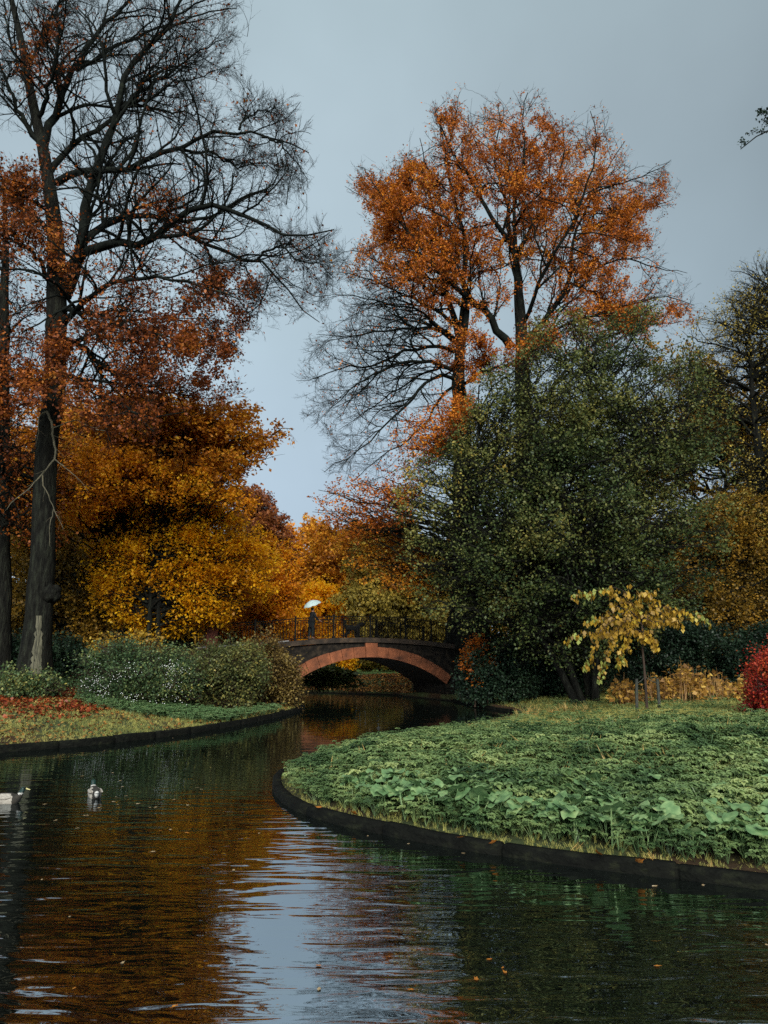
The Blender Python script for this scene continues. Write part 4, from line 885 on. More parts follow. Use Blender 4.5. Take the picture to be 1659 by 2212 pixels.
# ---------------------------------------------------------------- the bridge
def zdeck(u): return 3.52-.012*min(abs(u),5.5)**2-.075*max(abs(u)-5.5,0)
AR = 7.863; AZ = 2.5-AR; AT = .56; TH = math.asin(4.55/AR)
def build_bridge():
    root = thing('bridge', 'low arched stone footbridge with a red sandstone arch and iron railings', 'bridge', (BR_C[0],BR_C[1],0), BR_A)
    us = np.concatenate([np.linspace(-9,-4.9,12), np.linspace(-4.86,4.86,50), np.linspace(4.9,7.2,7)])
    def bot(u): return AZ+math.sqrt((AR+AT-.03)**2-u*u) if abs(u) < 4.875 else -.4
    for nm, v0, v1 in (('wall',.02,.42),('wall',3.58,3.98)):
        m = MB(); rg = []
        for u in us: rg.append([(u,v0,bot(u)),(u,v0,zdeck(u)-.27),(u,v1,zdeck(u)-.27),(u,v1,bot(u))])
        m.loft(rg)
        o = m.done(nm, M['stone'], root); 
    # piers under the springing and the vault between the two faces
    for s in (-1,1):
        m = MB(); m.box((s*4.87,2,.32),(.62,3.94,1.5)); m.done('abutment', M['stone'], root)
    m = MB(); rg = []
    for t in np.linspace(-TH,TH,40):
        a, b = AR+.012, AR+AT-.05
        rg.append([(a*math.sin(t),.03,AZ+a*math.cos(t)),(a*math.sin(t),3.97,AZ+a*math.cos(t)),(b*math.sin(t),3.97,AZ+b*math.cos(t)),(b*math.sin(t),.03,AZ+b*math.cos(t))])
    m.loft(rg); m.done('vault', M['stone'], root)
    rng = np.random.default_rng(4)
    for v0, v1 in ((-.07,.02),(3.98,4.07)):
        m = MB(); nb = 15
        for i in range(nb):
            t0 = -TH+2*TH*i/nb+.0016; t1 = -TH+2*TH*(i+1)/nb-.0016; j = rng.normal()*.012; rg = []
            for t in np.linspace(t0,t1,5):
                a, b = AR, AR+AT+j
                rg.append([(a*math.sin(t),v0+abs(j)*.4,AZ+a*math.cos(t)),(a*math.sin(t),v1,AZ+a*math.cos(t)),(b*math.sin(t),v1,AZ+b*math.cos(t)),(b*math.sin(t),v0+abs(j)*.4,AZ+b*math.cos(t))])
            m.loft(rg)
        m.done('arch_ring', M['sandstone'], root)
        m = MB(); h = TH/nb-.002
        rg = [[(AR*math.sin(t),v0-.05 if v0<1 else v0+.003,AZ+AR*math.cos(t)),(AR*math.sin(t),v1 if v0<1 else v1+.04,AZ+AR*math.cos(t)),(math.sin(t)*AR*1.12,v1 if v0<1 else v1+.04,3.24),(math.sin(t)*AR*1.12,v0-.05 if v0<1 else v0+.003,3.24)] for t in (-h,0,h)]
        m.loft(rg); m.done('keystone', M['sandstone'], root)
    for nm, v0, v1 in (('cornice',-.13,.40),('cornice',3.60,4.13)):
        m = MB(); rg = []
        for u in np.linspace(-9.1,7.3,60): rg.append([(u,v0,zdeck(u)-.25),(u,v0,zdeck(u)),(u,v1,zdeck(u)),(u,v1,zdeck(u)-.25)])
        m.loft(rg); m.done(nm, M['cornice'], root)
        m = MB(); rg = []
        for u in np.linspace(-9.15,-4.6,30): rg.append([(u,v0-.05 if v0<1 else v0+.003+.1,zdeck(u)+.004),(u,v0-.05 if v0<1 else v0+.003+.1,zdeck(u)+.06),(u,v1-.06 if v0<1 else v1+.03,zdeck(u)+.06),(u,v1-.06 if v0<1 else v1+.03,zdeck(u)+.004)])
        m.loft(rg); m.done('coping', M['paving'], root)['label'] = 'pale wet coping at the left end of the bridge'
    m = MB(); rg = []
    for u in np.linspace(-9,7.2,50): rg.append([(u,.405,zdeck(u)-.22),(u,.405,zdeck(u)-.015),(u,3.595,zdeck(u)-.015),(u,3.595,zdeck(u)-.22)])
    m.loft(rg); m.done('deck', M['paving'], root)
    for v in (.08, 3.92):
        ra = MB()
        hs = [(1.12,.022),(.99,.013),(.10,.014)]; ul = np.linspace(-8.5,5.3,50)
        for h, r in hs: ra.tube([(u,v,zdeck(u)+h) for u in ul], r, 5)
        rl = ra.done('railing', M['iron'], root)
        for u in (-8.4,-6.3,-4.2,-2.1,0,2.1,3.7,5.25):
            q = MB(); z = zdeck(u)
            q.box((u,v,z+.6),(.075,.075,1.2)); q.box((u,v,z+1.22),(.11,.11,.05)); q.box((u,v,z+.05),(.12,.12,.09))
            q.done('post', M['iron'], rl)
        q = MB(); u = -8.4+.13
        while u < 5.2:
            z = zdeck(u); q.box((u,v,z+.6),(.020,.020,1.0)); u += (.15 if v < 1 else .21)
        q.done('balusters', M['iron'], rl)
    m = MB(); m.box((6.0,.25,zdeck(6)+.42),(.75,.75,1.1),bev=.04); m.box((6.0,.25,zdeck(6)+1.02),(.9,.9,.12),bev=.03)
    m.done('end_pillar', M['stone'], root)
    return root
bridge = build_bridge()
def pillar(px, v, lab):
    k = (px-IW/2)/FPX
    # on the path edge, along the bridge line
    b = BR_C+v*BV; u = (k*b[1]-b[0])/(BU[0]-k*BU[1]); p = b+u*BU
    z0 = ground_z(p[None])[0]
    t = thing('gate_pillar', lab, 'pillar', (p[0],p[1],z0), BR_A, 'brick pillars at the left end of the bridge path')
    zt = P(px,1348,p[1])[2]-z0
    m = MB(); m.box((0,0,zt/2-.2),(.52,.52,zt+.1)); 
    m.done('shaft', M['brick'], t)
    m = MB(); m.box((0,0,zt-.12),(.66,.66,.10),bev=.02); m.box((0,0,zt+.0),(.76,.76,.14),bev=.03)
    c = [[(s*a,s*b,z) for a,b in ((-1,-1),(1,-1),(1,1),(-1,1))] for s,z in ((.34,zt+.07),(.22,zt+.16),(.05,zt+.20))]; m.loft(c)
    m.done('cap', M['cap'], t)
pillar(395, 4.1, 'square red brick pillar with a dark cap, the one farther from the bridge')
pillar(461, .0, 'square red brick pillar with a dark cap, the one nearer the bridge railing')

# ---------------------------------------------------------------- figures
def skin_mesh(name, joints, edges, mat, parent, sub=2, root=0):
    me = bpy.data.meshes.new(name); me.from_pydata([j[0] for j in joints], edges, []); me.update()
    o = bpy.data.objects.new(name, me); COL.objects.link(o)
    o.modifiers.new('s','SKIN')
    for i, j in enumerate(joints):
        r = j[1]; me.skin_vertices[0].data[i].radius = (r,r) if not hasattr(r,'__len__') else r
        me.skin_vertices[0].data[i].use_root = (i == root)
    s = o.modifiers.new('d','SUBSURF'); s.levels = sub; s.render_levels = sub
    dg = bpy.context.evaluated_depsgraph_get(); nm = bpy.data.meshes.new_from_object(o.evaluated_get(dg))
    bpy.data.objects.remove(o); nm.name = name
    for p in nm.polygons: p.use_smooth = True
    nm.materials.clear()
    return link(name, nm, mat, parent)
def person():
    v = 1.0; u = -3.0; p = BR_C+u*BU+v*BV; z = zdeck(u)
    root = thing('person', 'walker in a dark coat with a dog lead, standing on the bridge under an umbrella', 'person', (p[0],p[1],z), BR_A)
    J = [((0,0,.92),.12),((.01,0,1.12),.115),((.03,0,1.32),.135),((.05,0,1.45),.055),((.06,0,1.53),(.075,.068)),((.065,0,1.62),(.085,.075)),((.06,0,1.66),(.06,.055)),
         ((.02,-.09,.86),.085),((.06,-.10,.48),.06),((.02,-.10,.09),.042),((.16,-.11,.04),.032),
         ((-.02,.09,.86),.085),((-.04,.10,.48),.06),((-.12,.10,.10),.042),((.02,.11,.04),.032),
         ((.04,-.17,1.38),.055),((.16,-.24,1.14),.042),((.36,-.22,1.00),.03),((.42,-.22,.97),.028),
         ((.03,.17,1.38),.055),((.06,.25,1.14),.042),((.20,.12,1.28),.03),((.23,.09,1.33),.028)]
    E = [(0,1),(1,2),(2,3),(3,4),(4,5),(5,6),(0,7),(7,8),(8,9),(9,10),(0,11),(11,12),(12,13),(13,14),(2,15),(15,16),(16,17),(17,18),(2,19),(19,20),(20,21),(21,22)]
    def fingers(base, d, side):
        d = Vector(d).normalized(); s = Vector(side).normalized()
        for k, (o_, L) in enumerate([(-.028,.055),(-.010,.068),(.010,.064),(.028,.050)]):
            a = Vector(base)+s*o_+d*.03; n = len(J)
            J.append((tuple(a),.010)); J.append((tuple(a+d*L*.55),.009)); J.append((tuple(a+d*L*.75+Vector((0,0,-.022))),.008))
            E.extend([(ib,n),(n,n+1),(n+1,n+2)])
        a = Vector(base)+s*.04; n = len(J); J.append((tuple(a),.011)); J.append((tuple(a+d*.03+s*.012),.009)); E.extend([(ib,n),(n,n+1)])
    ib = 18; fingers(J[18][0],(.9,0,-.35),(0,1,0)); ib = 22; fingers(J[22][0],(.4,-.5,.4),(.2,.3,-.8))
    skin_mesh('body', J, E, M['skin'], root)
    # nose, ears on the head
    m = MB(); m.loft([[(.155,-.012,1.60),(.155,.012,1.60),(.15,0,1.63)],[(.178,-.010,1.585),(.178,.010,1.585),(.17,0,1.60)],[(.16,-.012,1.57),(.16,.012,1.57),(.16,0,1.575)]])
    m.done('nose', M['skin'], root)
    C = [((0,0,.80),(.15,.17)),((0,0,.95),(.15,.17)),((.01,0,1.15),(.15,.165)),((.03,0,1.33),(.16,.175)),((.045,0,1.44),.085),
         ((.04,-.185,1.385),.075),((.16,-.245,1.14),.062),((.33,-.22,1.01),.05),((.03,.185,1.385),.075),((.06,.255,1.14),.062),((.17,.14,1.26),.05),((0,0,.62),(.17,.19))]
    skin_mesh('coat', C, [(0,1),(1,2),(2,3),(3,4),(3,5),(5,6),(6,7),(3,8),(8,9),(9,10),(11,0)], M['cloth'], root)
    T = [((0,0,.90),.13),((.02,-.09,.84),.10),((.06,-.10,.48),.078),((.02,-.10,.12),.066),((-.02,.09,.84),.10),((-.04,.10,.48),.078),((-.12,.10,.13),.066)]
    skin_mesh('trousers', T, [(0,1),(1,2),(2,3),(0,4),(4,5),(5,6)], M['trouser'], root)
    for c, s in (((.07,-.105,.05),1),((-.07,.105,.05),1)):
        skin_mesh('shoe', [((c[0]-.08,c[1],c[2]),.05),((c[0]+.03,c[1],c[2]-.005),.045),((c[0]+.12,c[1],c[2]-.012),.036)], [(0,1),(1,2)], M['cap'], root)
    H = [((.02,0,1.50),.08),((.01,0,1.60),(.10,.088)),((.045,0,1.69),(.078,.07))]
    skin_mesh('hood', H, [(0,1),(1,2)], M['cloth'], root)
    # umbrella
    hz = Vector((.24,.08,1.33)); tip = Vector((-.06,.0,2.06)); ax = (tip-hz).normalized()
    wp = np.array([*(BR_C+(u+0)*BU+v*BV), z])
    um = thing('umbrella', 'pale grey-blue umbrella tilted back over the walker on the bridge', 'umbrella', wp, BR_A)
    a = ax.cross(Vector((0,1,0))).normalized(); b = ax.cross(a)
    m = MB(); n = 8; prof = [(.02,.0),(.14,-.03),(.28,-.085),(.40,-.16),(.50,-.265)]
    rg = []
    for r, h in prof:
        ring = []
        for i in range(n*4):
            t = 2*math.pi*i/(n*4); sc = 1-.055*(r/.5)*(1-abs(math.cos(n*t/2)))
            lift = .03*(r/.5)**2*(1-abs(math.cos(n*t/2)))
            ring.append(tip+(a*math.cos(t)+b*math.sin(t))*r*sc+ax*(h+lift))
        rg.append(ring)
    inner = [[q-ax*.004 for q in ring] for ring in rg[::-1]]
    m.loft(rg+inner, caps=False); m.loft([rg[0],[tip+ax*.004]*0 or rg[0]], caps=False) if False else None
    m.done('canopy', M['umbrella'], um, True)
    m = MB(); m.tube([hz-ax*.12, tip-ax*.0, tip+ax*.07],[.009,.008,.004],6); m.done('shaft', M['iron'], um)
    m = MB()
    for i in range(n):
        t = 2*math.pi*i/n; d = a*math.cos(t)+b*math.sin(t)
        m.tube([tip+d*r+ax*(h-.008) for r,h in prof], .004, 4); m.tube([tip-ax*.22, tip+d*.26+ax*(-.085)], .003, 4)
    m.done('ribs', M['iron'], um)
    m = MB(); m.tube([hz-ax*.10, hz-ax*.17, hz-ax*.20+a*.03, hz-ax*.17+a*.055],[.013]*4,6); m.done('handle', M['cap'], um)
person()
def dog():
    u, v = -.62, 1.1; p = BR_C+u*BU+v*BV; z = zdeck(u)
    root = thing('dog', 'big shaggy black dog standing on the bridge with its tail curled up', 'dog', (p[0],p[1],z), BR_A)
    J = [((0,0,.56),(.15,.13)),((.24,0,.55),(.17,.13)),((.36,0,.62),(.12,.10)),((.46,0,.74),(.085,.08)),((.55,0,.80),(.085,.085)),((.64,0,.785),(.06,.055)),((.74,0,.755),(.036,.034)),
         ((-.22,0,.56),(.14,.12)),((-.34,0,.60),.085),((-.43,0,.68),.05),((-.47,0,.80),.05),((-.43,0,.89),.05),((-.36,0,.91),.035),
         ((.28,.09,.42),.065),((.26,.10,.22),.042),((.29,.10,.05),.034),((.34,.10,.03),.034),
         ((.26,-.09,.42),.065),((.34,-.10,.24),.042),((.36,-.10,.05),.034),((.41,-.10,.03),.034),
         ((-.24,.09,.44),.09),((-.16,.11,.32),.06),((-.33,.11,.20),.038),((-.30,.11,.05),.032),((-.25,.11,.03),.034),
         ((-.26,-.09,.44),.09),((-.22,-.11,.32),.06),((-.40,-.11,.20),.038),((-.38,-.11,.05),.032),((-.33,-.11,.03),.034)]
    E = [(0,1),(1,2),(2,3),(3,4),(4,5),(5,6),(0,7),(7,8),(8,9),(9,10),(10,11),(11,12),(1,13),(13,14),(14,15),(15,16),(1,17),(17,18),(18,19),(19,20),(7,21),(21,22),(22,23),(23,24),(24,25),(7,26),(26,27),(27,28),(28,29),(29,30)]
    b = skin_mesh('body', J, E, M['fur'], root)
    for s in (-1,1):
        m = MB(); m.loft([[(.53,s*.05,.87),(.58,s*.06,.87),(.56,s*.075,.86)],[(.52,s*.09,.82),(.59,s*.09,.82),(.56,s*.11,.81)],[(.54,s*.10,.73),(.57,s*.10,.73),(.56,s*.11,.73)]]); m.done('ear', M['fur'], root)
    rng = np.random.default_rng(9); me = b.data; n = len(me.vertices); co = np.zeros(n*3); me.vertices.foreach_get('co',co); co = co.reshape(-1,3); no = np.zeros(n*3); me.vertices.foreach_get('normal',no); no = no.reshape(-1,3)
    i = rng.integers(0,n,5000); i = i[co[i,2] > .08]
    C = co[i]; D = nrm(no[i]*.6+[-.5,0,-.5]+rng.normal(size=(len(i),3))*.3)
    sz = .07; leaf_mesh('coat', rng, C, D, sz, M['fur'], root, up=.2, wid=.10, origin=(0,0,0))
    m = MB(); m.tube([(.43+.0,.09*math.cos(t),.70+.09*math.sin(t)) for t in np.linspace(0,2*math.pi,14)],.012,5); m.done('collar', M['cap'], root)
    # lead from the hand to the collar
    k = thing('dog_lead', 'thin dark lead running from the walker\'s hand to the dog', 'lead', (p[0],p[1],z), BR_A)
    a = np.array([u*0-2.38+.44+0, -.32, .99+zdeck(-3)-z]); a = np.array([(-3.0-u)+.44, (1.0-v)-.22, .97+zdeck(-3.0)-z]); c = np.array([.40,0,.78])
    m = MB(); m.tube([tuple(a*(1-t)+c*t-np.array([0,0,.55*t*(1-t)])) for t in np.linspace(0,1,12)], .007, 5); m.done('strap', M['cap'], k)
dog()
def duck(pos, rz, label):
    root = thing('mallard_duck', label, 'duck', pos, rz, 'mallards on the water')
    J = [((-.285,0,.085),(.012,.03)),((-.22,0,.075),(.045,.06)),((-.13,0,.045),(.085,.10)),((0,0,.035),(.10,.115)),((.12,0,.045),(.09,.10)),((.185,0,.085),(.055,.055)),((.215,0,.15),(.036,.036)),((.235,0,.20),(.043,.04)),((.262,0,.205),(.032,.030))]
    b = skin_mesh('body', J, [(i,i+1) for i in range(8)], None, root, 2, 3)
    me = b.data
    for k in ('duckgrey','duckdark','duckgreen','white'): me.materials.append(M[k])
    for p in me.polygons:
        c = p.center; k = 0
        if c.x > .175 and c.z > .145: k = 2
        elif c.x > .17 and c.z > .128: k = 3
        elif c.x > .115: k = 1
        elif c.x < -.235: k = 3
        elif c.x < -.17: k = 1
        elif c.z > .112 and abs(c.y) < .05: k = 1
        p.material_index = k
    m = MB(); m.loft([[(.278,-.014,.196),(.278,.014,.196),(.278,.012,.214),(.278,-.012,.214)],[(.31,-.013,.188),(.31,.013,.188),(.31,.010,.199),(.31,-.010,.199)],[(.338,-.012,.184),(.338,.012,.184),(.338,.008,.190),(.338,-.008,.190)]])
    m.done('bill', M['bill'], root)
    for s in (-1,1):
        m = MB(); rg = []
        for x, w_, h, zc in ((.10,.01,.02,.095),(.04,.03,.05,.088),(-.06,.034,.055,.085),(-.15,.024,.035,.09),(-.23,.006,.008,.10)):
            rg.append([(x,s*(.088-.02*abs(x))+w_*math.cos(t)*.5,zc+h*.55*math.sin(t)) for t in np.linspace(0,2*math.pi,8,endpoint=False)])
        m.loft(rg); m.done('wing', M['duckgrey'], root, True)
        m = MB(); bmesh.ops.create_icosphere(m.bm, subdivisions=1, radius=.006, matrix=Matrix.Translation((.252,s*.027,.212))); m.done('eye', M['cap'], root)
    m = MB(); m.loft([[(-.25,-.03,.085),(-.25,.03,.085),(-.25,.03,.095),(-.25,-.03,.095)],[(-.33,-.012,.10),(-.33,.012,.10),(-.33,.012,.104),(-.33,-.012,.104)]]); m.done('tail', M['white'], root)
a = PZ(12,1735,WZ); duck((a[0],a[1],WZ), math.radians(4), 'mallard drake swimming side-on at the left edge of the picture')
a = PZ(204,1721,WZ); duck((a[0],a[1],WZ), math.radians(118), 'mallard drake seen from behind on open water')

# ---------------------------------------------------------------- small tree and its stakes
def young_tree():
    rng = np.random.default_rng(70); D = 26.0
    Q = lambda pts: [(1101.6+.3359*x, 571.2*2-1142.4+1101.6+.3359*y, *r) for x,y,*r in pts]
    base = P(1397,1519,D); gz = ground_z(base[None,:2])[0]
    root = thing('young_tree', 'small staked tree with drooping yellow leaves on the right lawn', 'tree', (base[0],base[1],gz))
    tr = np.array([P(x,y,D) for x,y in ((1397,1522),(1395,1490),(1391,1437),(1387,1387),(1387,1345))]); tr[0,2] = gz-.1
    V, F = trunk_mesh(tr, [.055,.045,.038,.03], 8, .3, 7); mesh_obj('trunk', V, F, M['bark_brown'], root, smooth=True)
    L = [[(850,750,0),(800,640,.1),(740,520,.2),(640,500,.2),(560,520,.3),(480,535,.3),(405,550,.3)],
         [(840,720,0),(760,650,-.2),(680,700,-.3),(600,760,-.4),(540,880,-.5),(490,1010,-.5)],
         [(845,780,0),(740,760,-.4),(660,800,-.6),(620,950,-.7),(580,1070,-.7)],
         [(845,700,0),(780,720,.3),(640,690,.5),(560,700,.6),(510,710,.6)],
         [(840,790,0),(760,790,-.4),(730,880,-.5),(705,990,-.6)],
         [(850,740,0),(900,640,.1),(920,590,.1),(880,550,0),(830,530,0)],
         [(880,700,0),(960,625,.3),(1050,640,.4),(1130,650,.5),(1200,680,.6),(1270,715,.6)],
         [(850,800,0),(900,810,-.3),(940,880,-.3)],[(850,700,0),(820,600,-.2),(860,540,-.3),(930,520,-.3)],
         [(840,780,0),(700,770,.2),(560,790,.2),(440,800,.2),(380,830,.2)],
         [(860,700,0),(960,720,-.3),(1030,700,-.4),(1110,740,-.4)],[(830,700,0),(700,620,.3),(650,640,.6),(600,720,.6),(560,800,.6)],
         [(850,740,0),(760,700,-.5),(700,760,-.8),(640,850,-.9)],[(850,720,0),(800,620,.3),(700,560,.4),(650,520,.4)],[(860,760,0),(860,820,-.5),(880,860,-.6)],[(850,720,0),(900,700,.4),(1000,650,.6),(1080,690,.8)]]
    A, R = limbs_px(rng, [(Q(l),.018,.004) for l in L], D, .02, 14)
    P1, R1 = grow(rng, A, R, 9, .25, 50, 5, .1, -.1, .6, minlen=.15, maxlen=.45)
    V, F = merge([tubes(A,R,5), tubes(P1,R1,3)]); mesh_obj('branches', V, F, M['bark_brown'], root)
    C, _ = leaves_on(rng, A, 40, .06); C2, _ = leaves_on(rng, P1, 4, .05); C = np.vstack([C,C2]); 
    C = C[(proj(C)[:,1] < 1462)&~((np.abs(proj(C)[:,0]-1390)<14)&(proj(C)[:,1]>1385))]
    Dr = nrm(rng.normal(size=C.shape)*[.35,.35,.25]+[0,0,-.8]); leaf_mesh('crown', rng, C, Dr, .17, M['yellowleaf'], root, up=-.2, wid=.36)
    tips = np.concatenate([A[i][-3:] for i in (0,1,2,4,6,9,3)]+[A[0][8:12]]); tips = np.repeat(tips, 5, 0)+rng.normal(size=(len(tips)*5,3))*.07
    leaf_mesh('young_leaves', rng, tips, nrm(rng.normal(size=tips.shape)*[.3,.3,.2]+[0,0,-.8]), .17, M['limeleaf'], root, up=-.2, wid=.38)
    hub = P(1393,1462,D)
    for x0, x1, lab in ((1374,1375,'dark wooden stake just left of the small yellow tree'),(1424,1420,'dark wooden stake just right of the small yellow tree')):
        b = P(x0,1520,D-.05); b[2] = ground_z(b[None,:2])[0]; t = P(x1,1466,D-.05)
        st = thing('tree_stake', lab, 'stake', b, 0, 'stakes of the small yellow tree')
        m = MB(); d = Vector(t-b); m.tube([(0,0,-.15), tuple(d)], [.055,.05], 8); m.done('post', M['stake'], st)
        m = MB(); h = Vector(hub-b); m.tube([tuple(d*.86), tuple((d*.86+h)/2+Vector((0,0,-.03))), tuple(h)], .014, 5); m.done('tie', M['stake'], st)
young_tree()

# ---------------------------------------------------------------- low plants, scattered leaf by leaf
def leaflet(base, d, L, W, up=(0,0,1), fold=.15, droop=.2):
    """six points, two quads"""
    base = np.array(base,float); d = nrm(np.array(d,float)); s = nrm(np.cross(d, up)); n = np.cross(s, d)
    tip = base+d*L-np.array([0,0,droop*L])
    a, b = base+d*L*.28, base+d*L*.70-np.array([0,0,droop*L*.4])
    return [base, a+s*W+n*W*fold, b+s*W*.8+n*W*fold, tip, b-s*W*.8+n*W*fold, a-s*W+n*W*fold], [(0,1,2,3),(0,3,4,5)]
def herb_template(rng, nst=6, h=.30, L=.075):
    V, F, r = [], [], []
    for k in range(nst):
        a = 2*math.pi*(k+rng.random()*.8)/nst; rad = .05+.13*rng.random(); hh = h*(.55+.5*rng.random())
        c = np.array([math.cos(a)*rad, math.sin(a)*rad, hh]); tone = rng.random()
        o = len(V); w_ = .003; V += [(-w_,0,0),(w_,0,0),(c[0]+w_,c[1],c[2]),(c[0]-w_,c[1],c[2])]; F.append(tuple(o+i for i in (0,1,2,3))); r.append(.2)
        for j, da in enumerate((-1.15,0,1.15)):
            d = (math.cos(a+da), math.sin(a+da), .12); l = L*(1.15 if j==1 else .9)*(.8+.4*rng.random())
            v, f = leaflet(c, d, l, l*.34, fold=.2, droop=.25+.3*rng.random()); o = len(V)
            V += [tuple(q) for q in v]; F += [tuple(o+i for i in q) for q in f]; r += [np.clip(tone+rng.normal()*.12,0,1)]*2
            if j != 1 or True:
                for dd in (-.7,.7):
                    v, f = leaflet(c+np.array(d)*l*.35, (math.cos(a+da+dd), math.sin(a+da+dd), .05), l*.6, l*.2, fold=.2, droop=.3); o = len(V)
                    V += [tuple(q) for q in v]; F += [tuple(o+i for i in q) for q in f]; r += [np.clip(tone+rng.normal()*.12,0,1)]*2
    return np.array(V), np.array(F), np.array(r)
def round_leaf_template(rng, n_leaf=4, h=.36, R=.095):
    V, F, r = [], [], []
    for k in range(n_leaf):
        a = rng.random()*6.28; rad = .03+.12*rng.random(); hh = h*(.7+.5*rng.random()); c = np.array([math.cos(a)*rad, math.sin(a)*rad, hh]); tone = rng.random(); rr = R*(.6+.7*rng.random())
        o = len(V); V += [(-.006,0,0),(.006,0,0),(c[0]+.006,c[1],c[2]),(c[0]-.006,c[1],c[2])]; F.append((o,o+1,o+2,o+3)); r.append(.9)
        tx, ty = rng.normal()*.24, rng.normal()*.24; m = 14; o = len(V); V.append(tuple(c)); ph = rng.random()*6
        for ring, fr in ((0,.55),(1,1.0)):
            for i in range(m):
                t = 2*math.pi*i/m; q = rr*fr*(1-.42*math.exp(-((t-math.pi)/.42)**2))*(1+.05*math.sin(7*t+ph)*fr)
                x, y = q*math.cos(t+a), q*math.sin(t+a); z = tx*x+ty*y+.16*rr*fr-.22*rr*max(0,fr-.55)+.13*rr*math.sin(4*t+ph)*fr+.09*rr*math.sin(9*t)*fr
                V.append((c[0]+x, c[1]+y, c[2]+z))
        for i in range(0,m,2): F.append((o, o+1+i, o+1+(i+1)%m, o+1+(i+2)%m)); r.append(tone*.85)
        for i in range(m): F.append((o+1+i, o+1+m+i, o+1+m+(i+1)%m, o+1+(i+1)%m)); r.append(tone)
    return np.array(V), np.array(F), np.array(r)
def tuft_template(rng, nb=14, h=.30, w=.006):
    V, F, r = [], [], []
    for k in range(nb):
        a = rng.random()*6.28; l = h*(.5+.7*rng.random()); lean = .15+.7*rng.random(); b = rng.normal(size=2)*.03; s = np.array([-math.sin(a),math.cos(a),0])*w
        d = np.array([math.cos(a),math.sin(a),0]); p = [np.array([b[0],b[1],0]), np.array([b[0],b[1],0])+d*l*lean*.35+[0,0,l*.55], np.array([b[0],b[1],0])+d*l*lean+[0,0,l*(.95-.45*lean)]]
        o = len(V); V += [tuple(q) for q in (p[0]-s,p[0]+s,p[1]+s*.8,p[1]-s*.8,p[2]+s*.15,p[2]-s*.15)]
        F += [(o,o+1,o+2,o+3),(o+3,o+2,o+4,o+5)]; t = rng.random(); r += [t,min(1,t+.1)]
    return np.array(V), np.array(F), np.array(r)
def stamp(rng, temps, pos, scale, tone=None, tilt=.15):
    Vs, Fs, Rs, o = [], [], [], 0
    which = rng.integers(0,len(temps),len(pos)); tone = np.full(len(pos),.5) if tone is None else tone
    for k, (V, F, r) in enumerate(temps):
        m = which == k; n = m.sum()
        if not n: continue
        a = rng.random(n)*6.283; ca, sa = np.cos(a), np.sin(a); s = scale[m]
        X = V[None,:,0]*ca[:,None]-V[None,:,1]*sa[:,None]; Y = V[None,:,0]*sa[:,None]+V[None,:,1]*ca[:,None]; Z = np.broadcast_to(V[None,:,2],X.shape)
        tx = rng.normal(size=(n,1))*tilt; ty = rng.normal(size=(n,1))*tilt
        W = np.stack([X+Z*tx, Y+Z*ty, Z], -1)*s[:,None,None]+pos[m][:,None,:]
        Vs.append(W.reshape(-1,3)); Fs.append((F[None]+np.arange(n)[:,None,None]*len(V)).reshape(-1,4)+o); o += n*len(V)
        Rs.append(np.clip(r[None]*.6+tone[m][:,None]*.4+0*r[None],0,1).ravel())
    return np.vstack(Vs), np.vstack(Fs), np.concatenate(Rs)
def stuff(name, V, F, mat, label, cat, rnd, origin):
    o = mesh_obj(name, V, F, mat, None, attr=rnd, origin=np.array(origin,float)); o.location = tuple(origin)
    return tag(o, label, cat, kind='stuff')
def vnoise(p, s, seed):
    r = np.random.default_rng(seed); v = np.zeros(len(p))
    for k in range(6):
        a = r.random()*6.28; f = (1+k*.6)/s; v += np.sin(p[:,0]*math.cos(a)*f*6.28+p[:,1]*math.sin(a)*f*6.28+r.random()*6.28+1.3*np.sin(p[:,1]*f*3+k))/(1+.3*k)
    return v/3.2
def scatter(rng, n, x0, x1, y0, y1, side, sdmin=.12, margin=120):
    p = np.stack([x0+(x1-x0)*rng.random(n), y0+(y1-y0)*rng.random(n)], -1)
    q = proj(np.column_stack([p, np.full(n,.4)])); m = (q[:,0] > -margin)&(q[:,0] < IW+margin)&(q[:,1]<IH+200)
    p = p[m]; stream = np.interp(p[:,1], [0,12,20,30,40,48], [-4,-4,-2.5,0.5,-.7,-4]); m = (p[:,0] > stream) if side > 0 else (p[:,0] < stream); p = p[m]
    sd = sdist(p); m = sd > sdmin; return p[m], sd[m]
rng = np.random.default_rng(100)
HT = [herb_template(rng, 5+k%3) for k in range(6)]; RT = [round_leaf_template(rng) for k in range(8)]; GT = [tuft_template(rng) for k in range(6)]; GS = [tuft_template(rng, 10, .12, .004) for k in range(5)]
def to3(p, sd): return np.column_stack([p, ground_z(p, sd)])
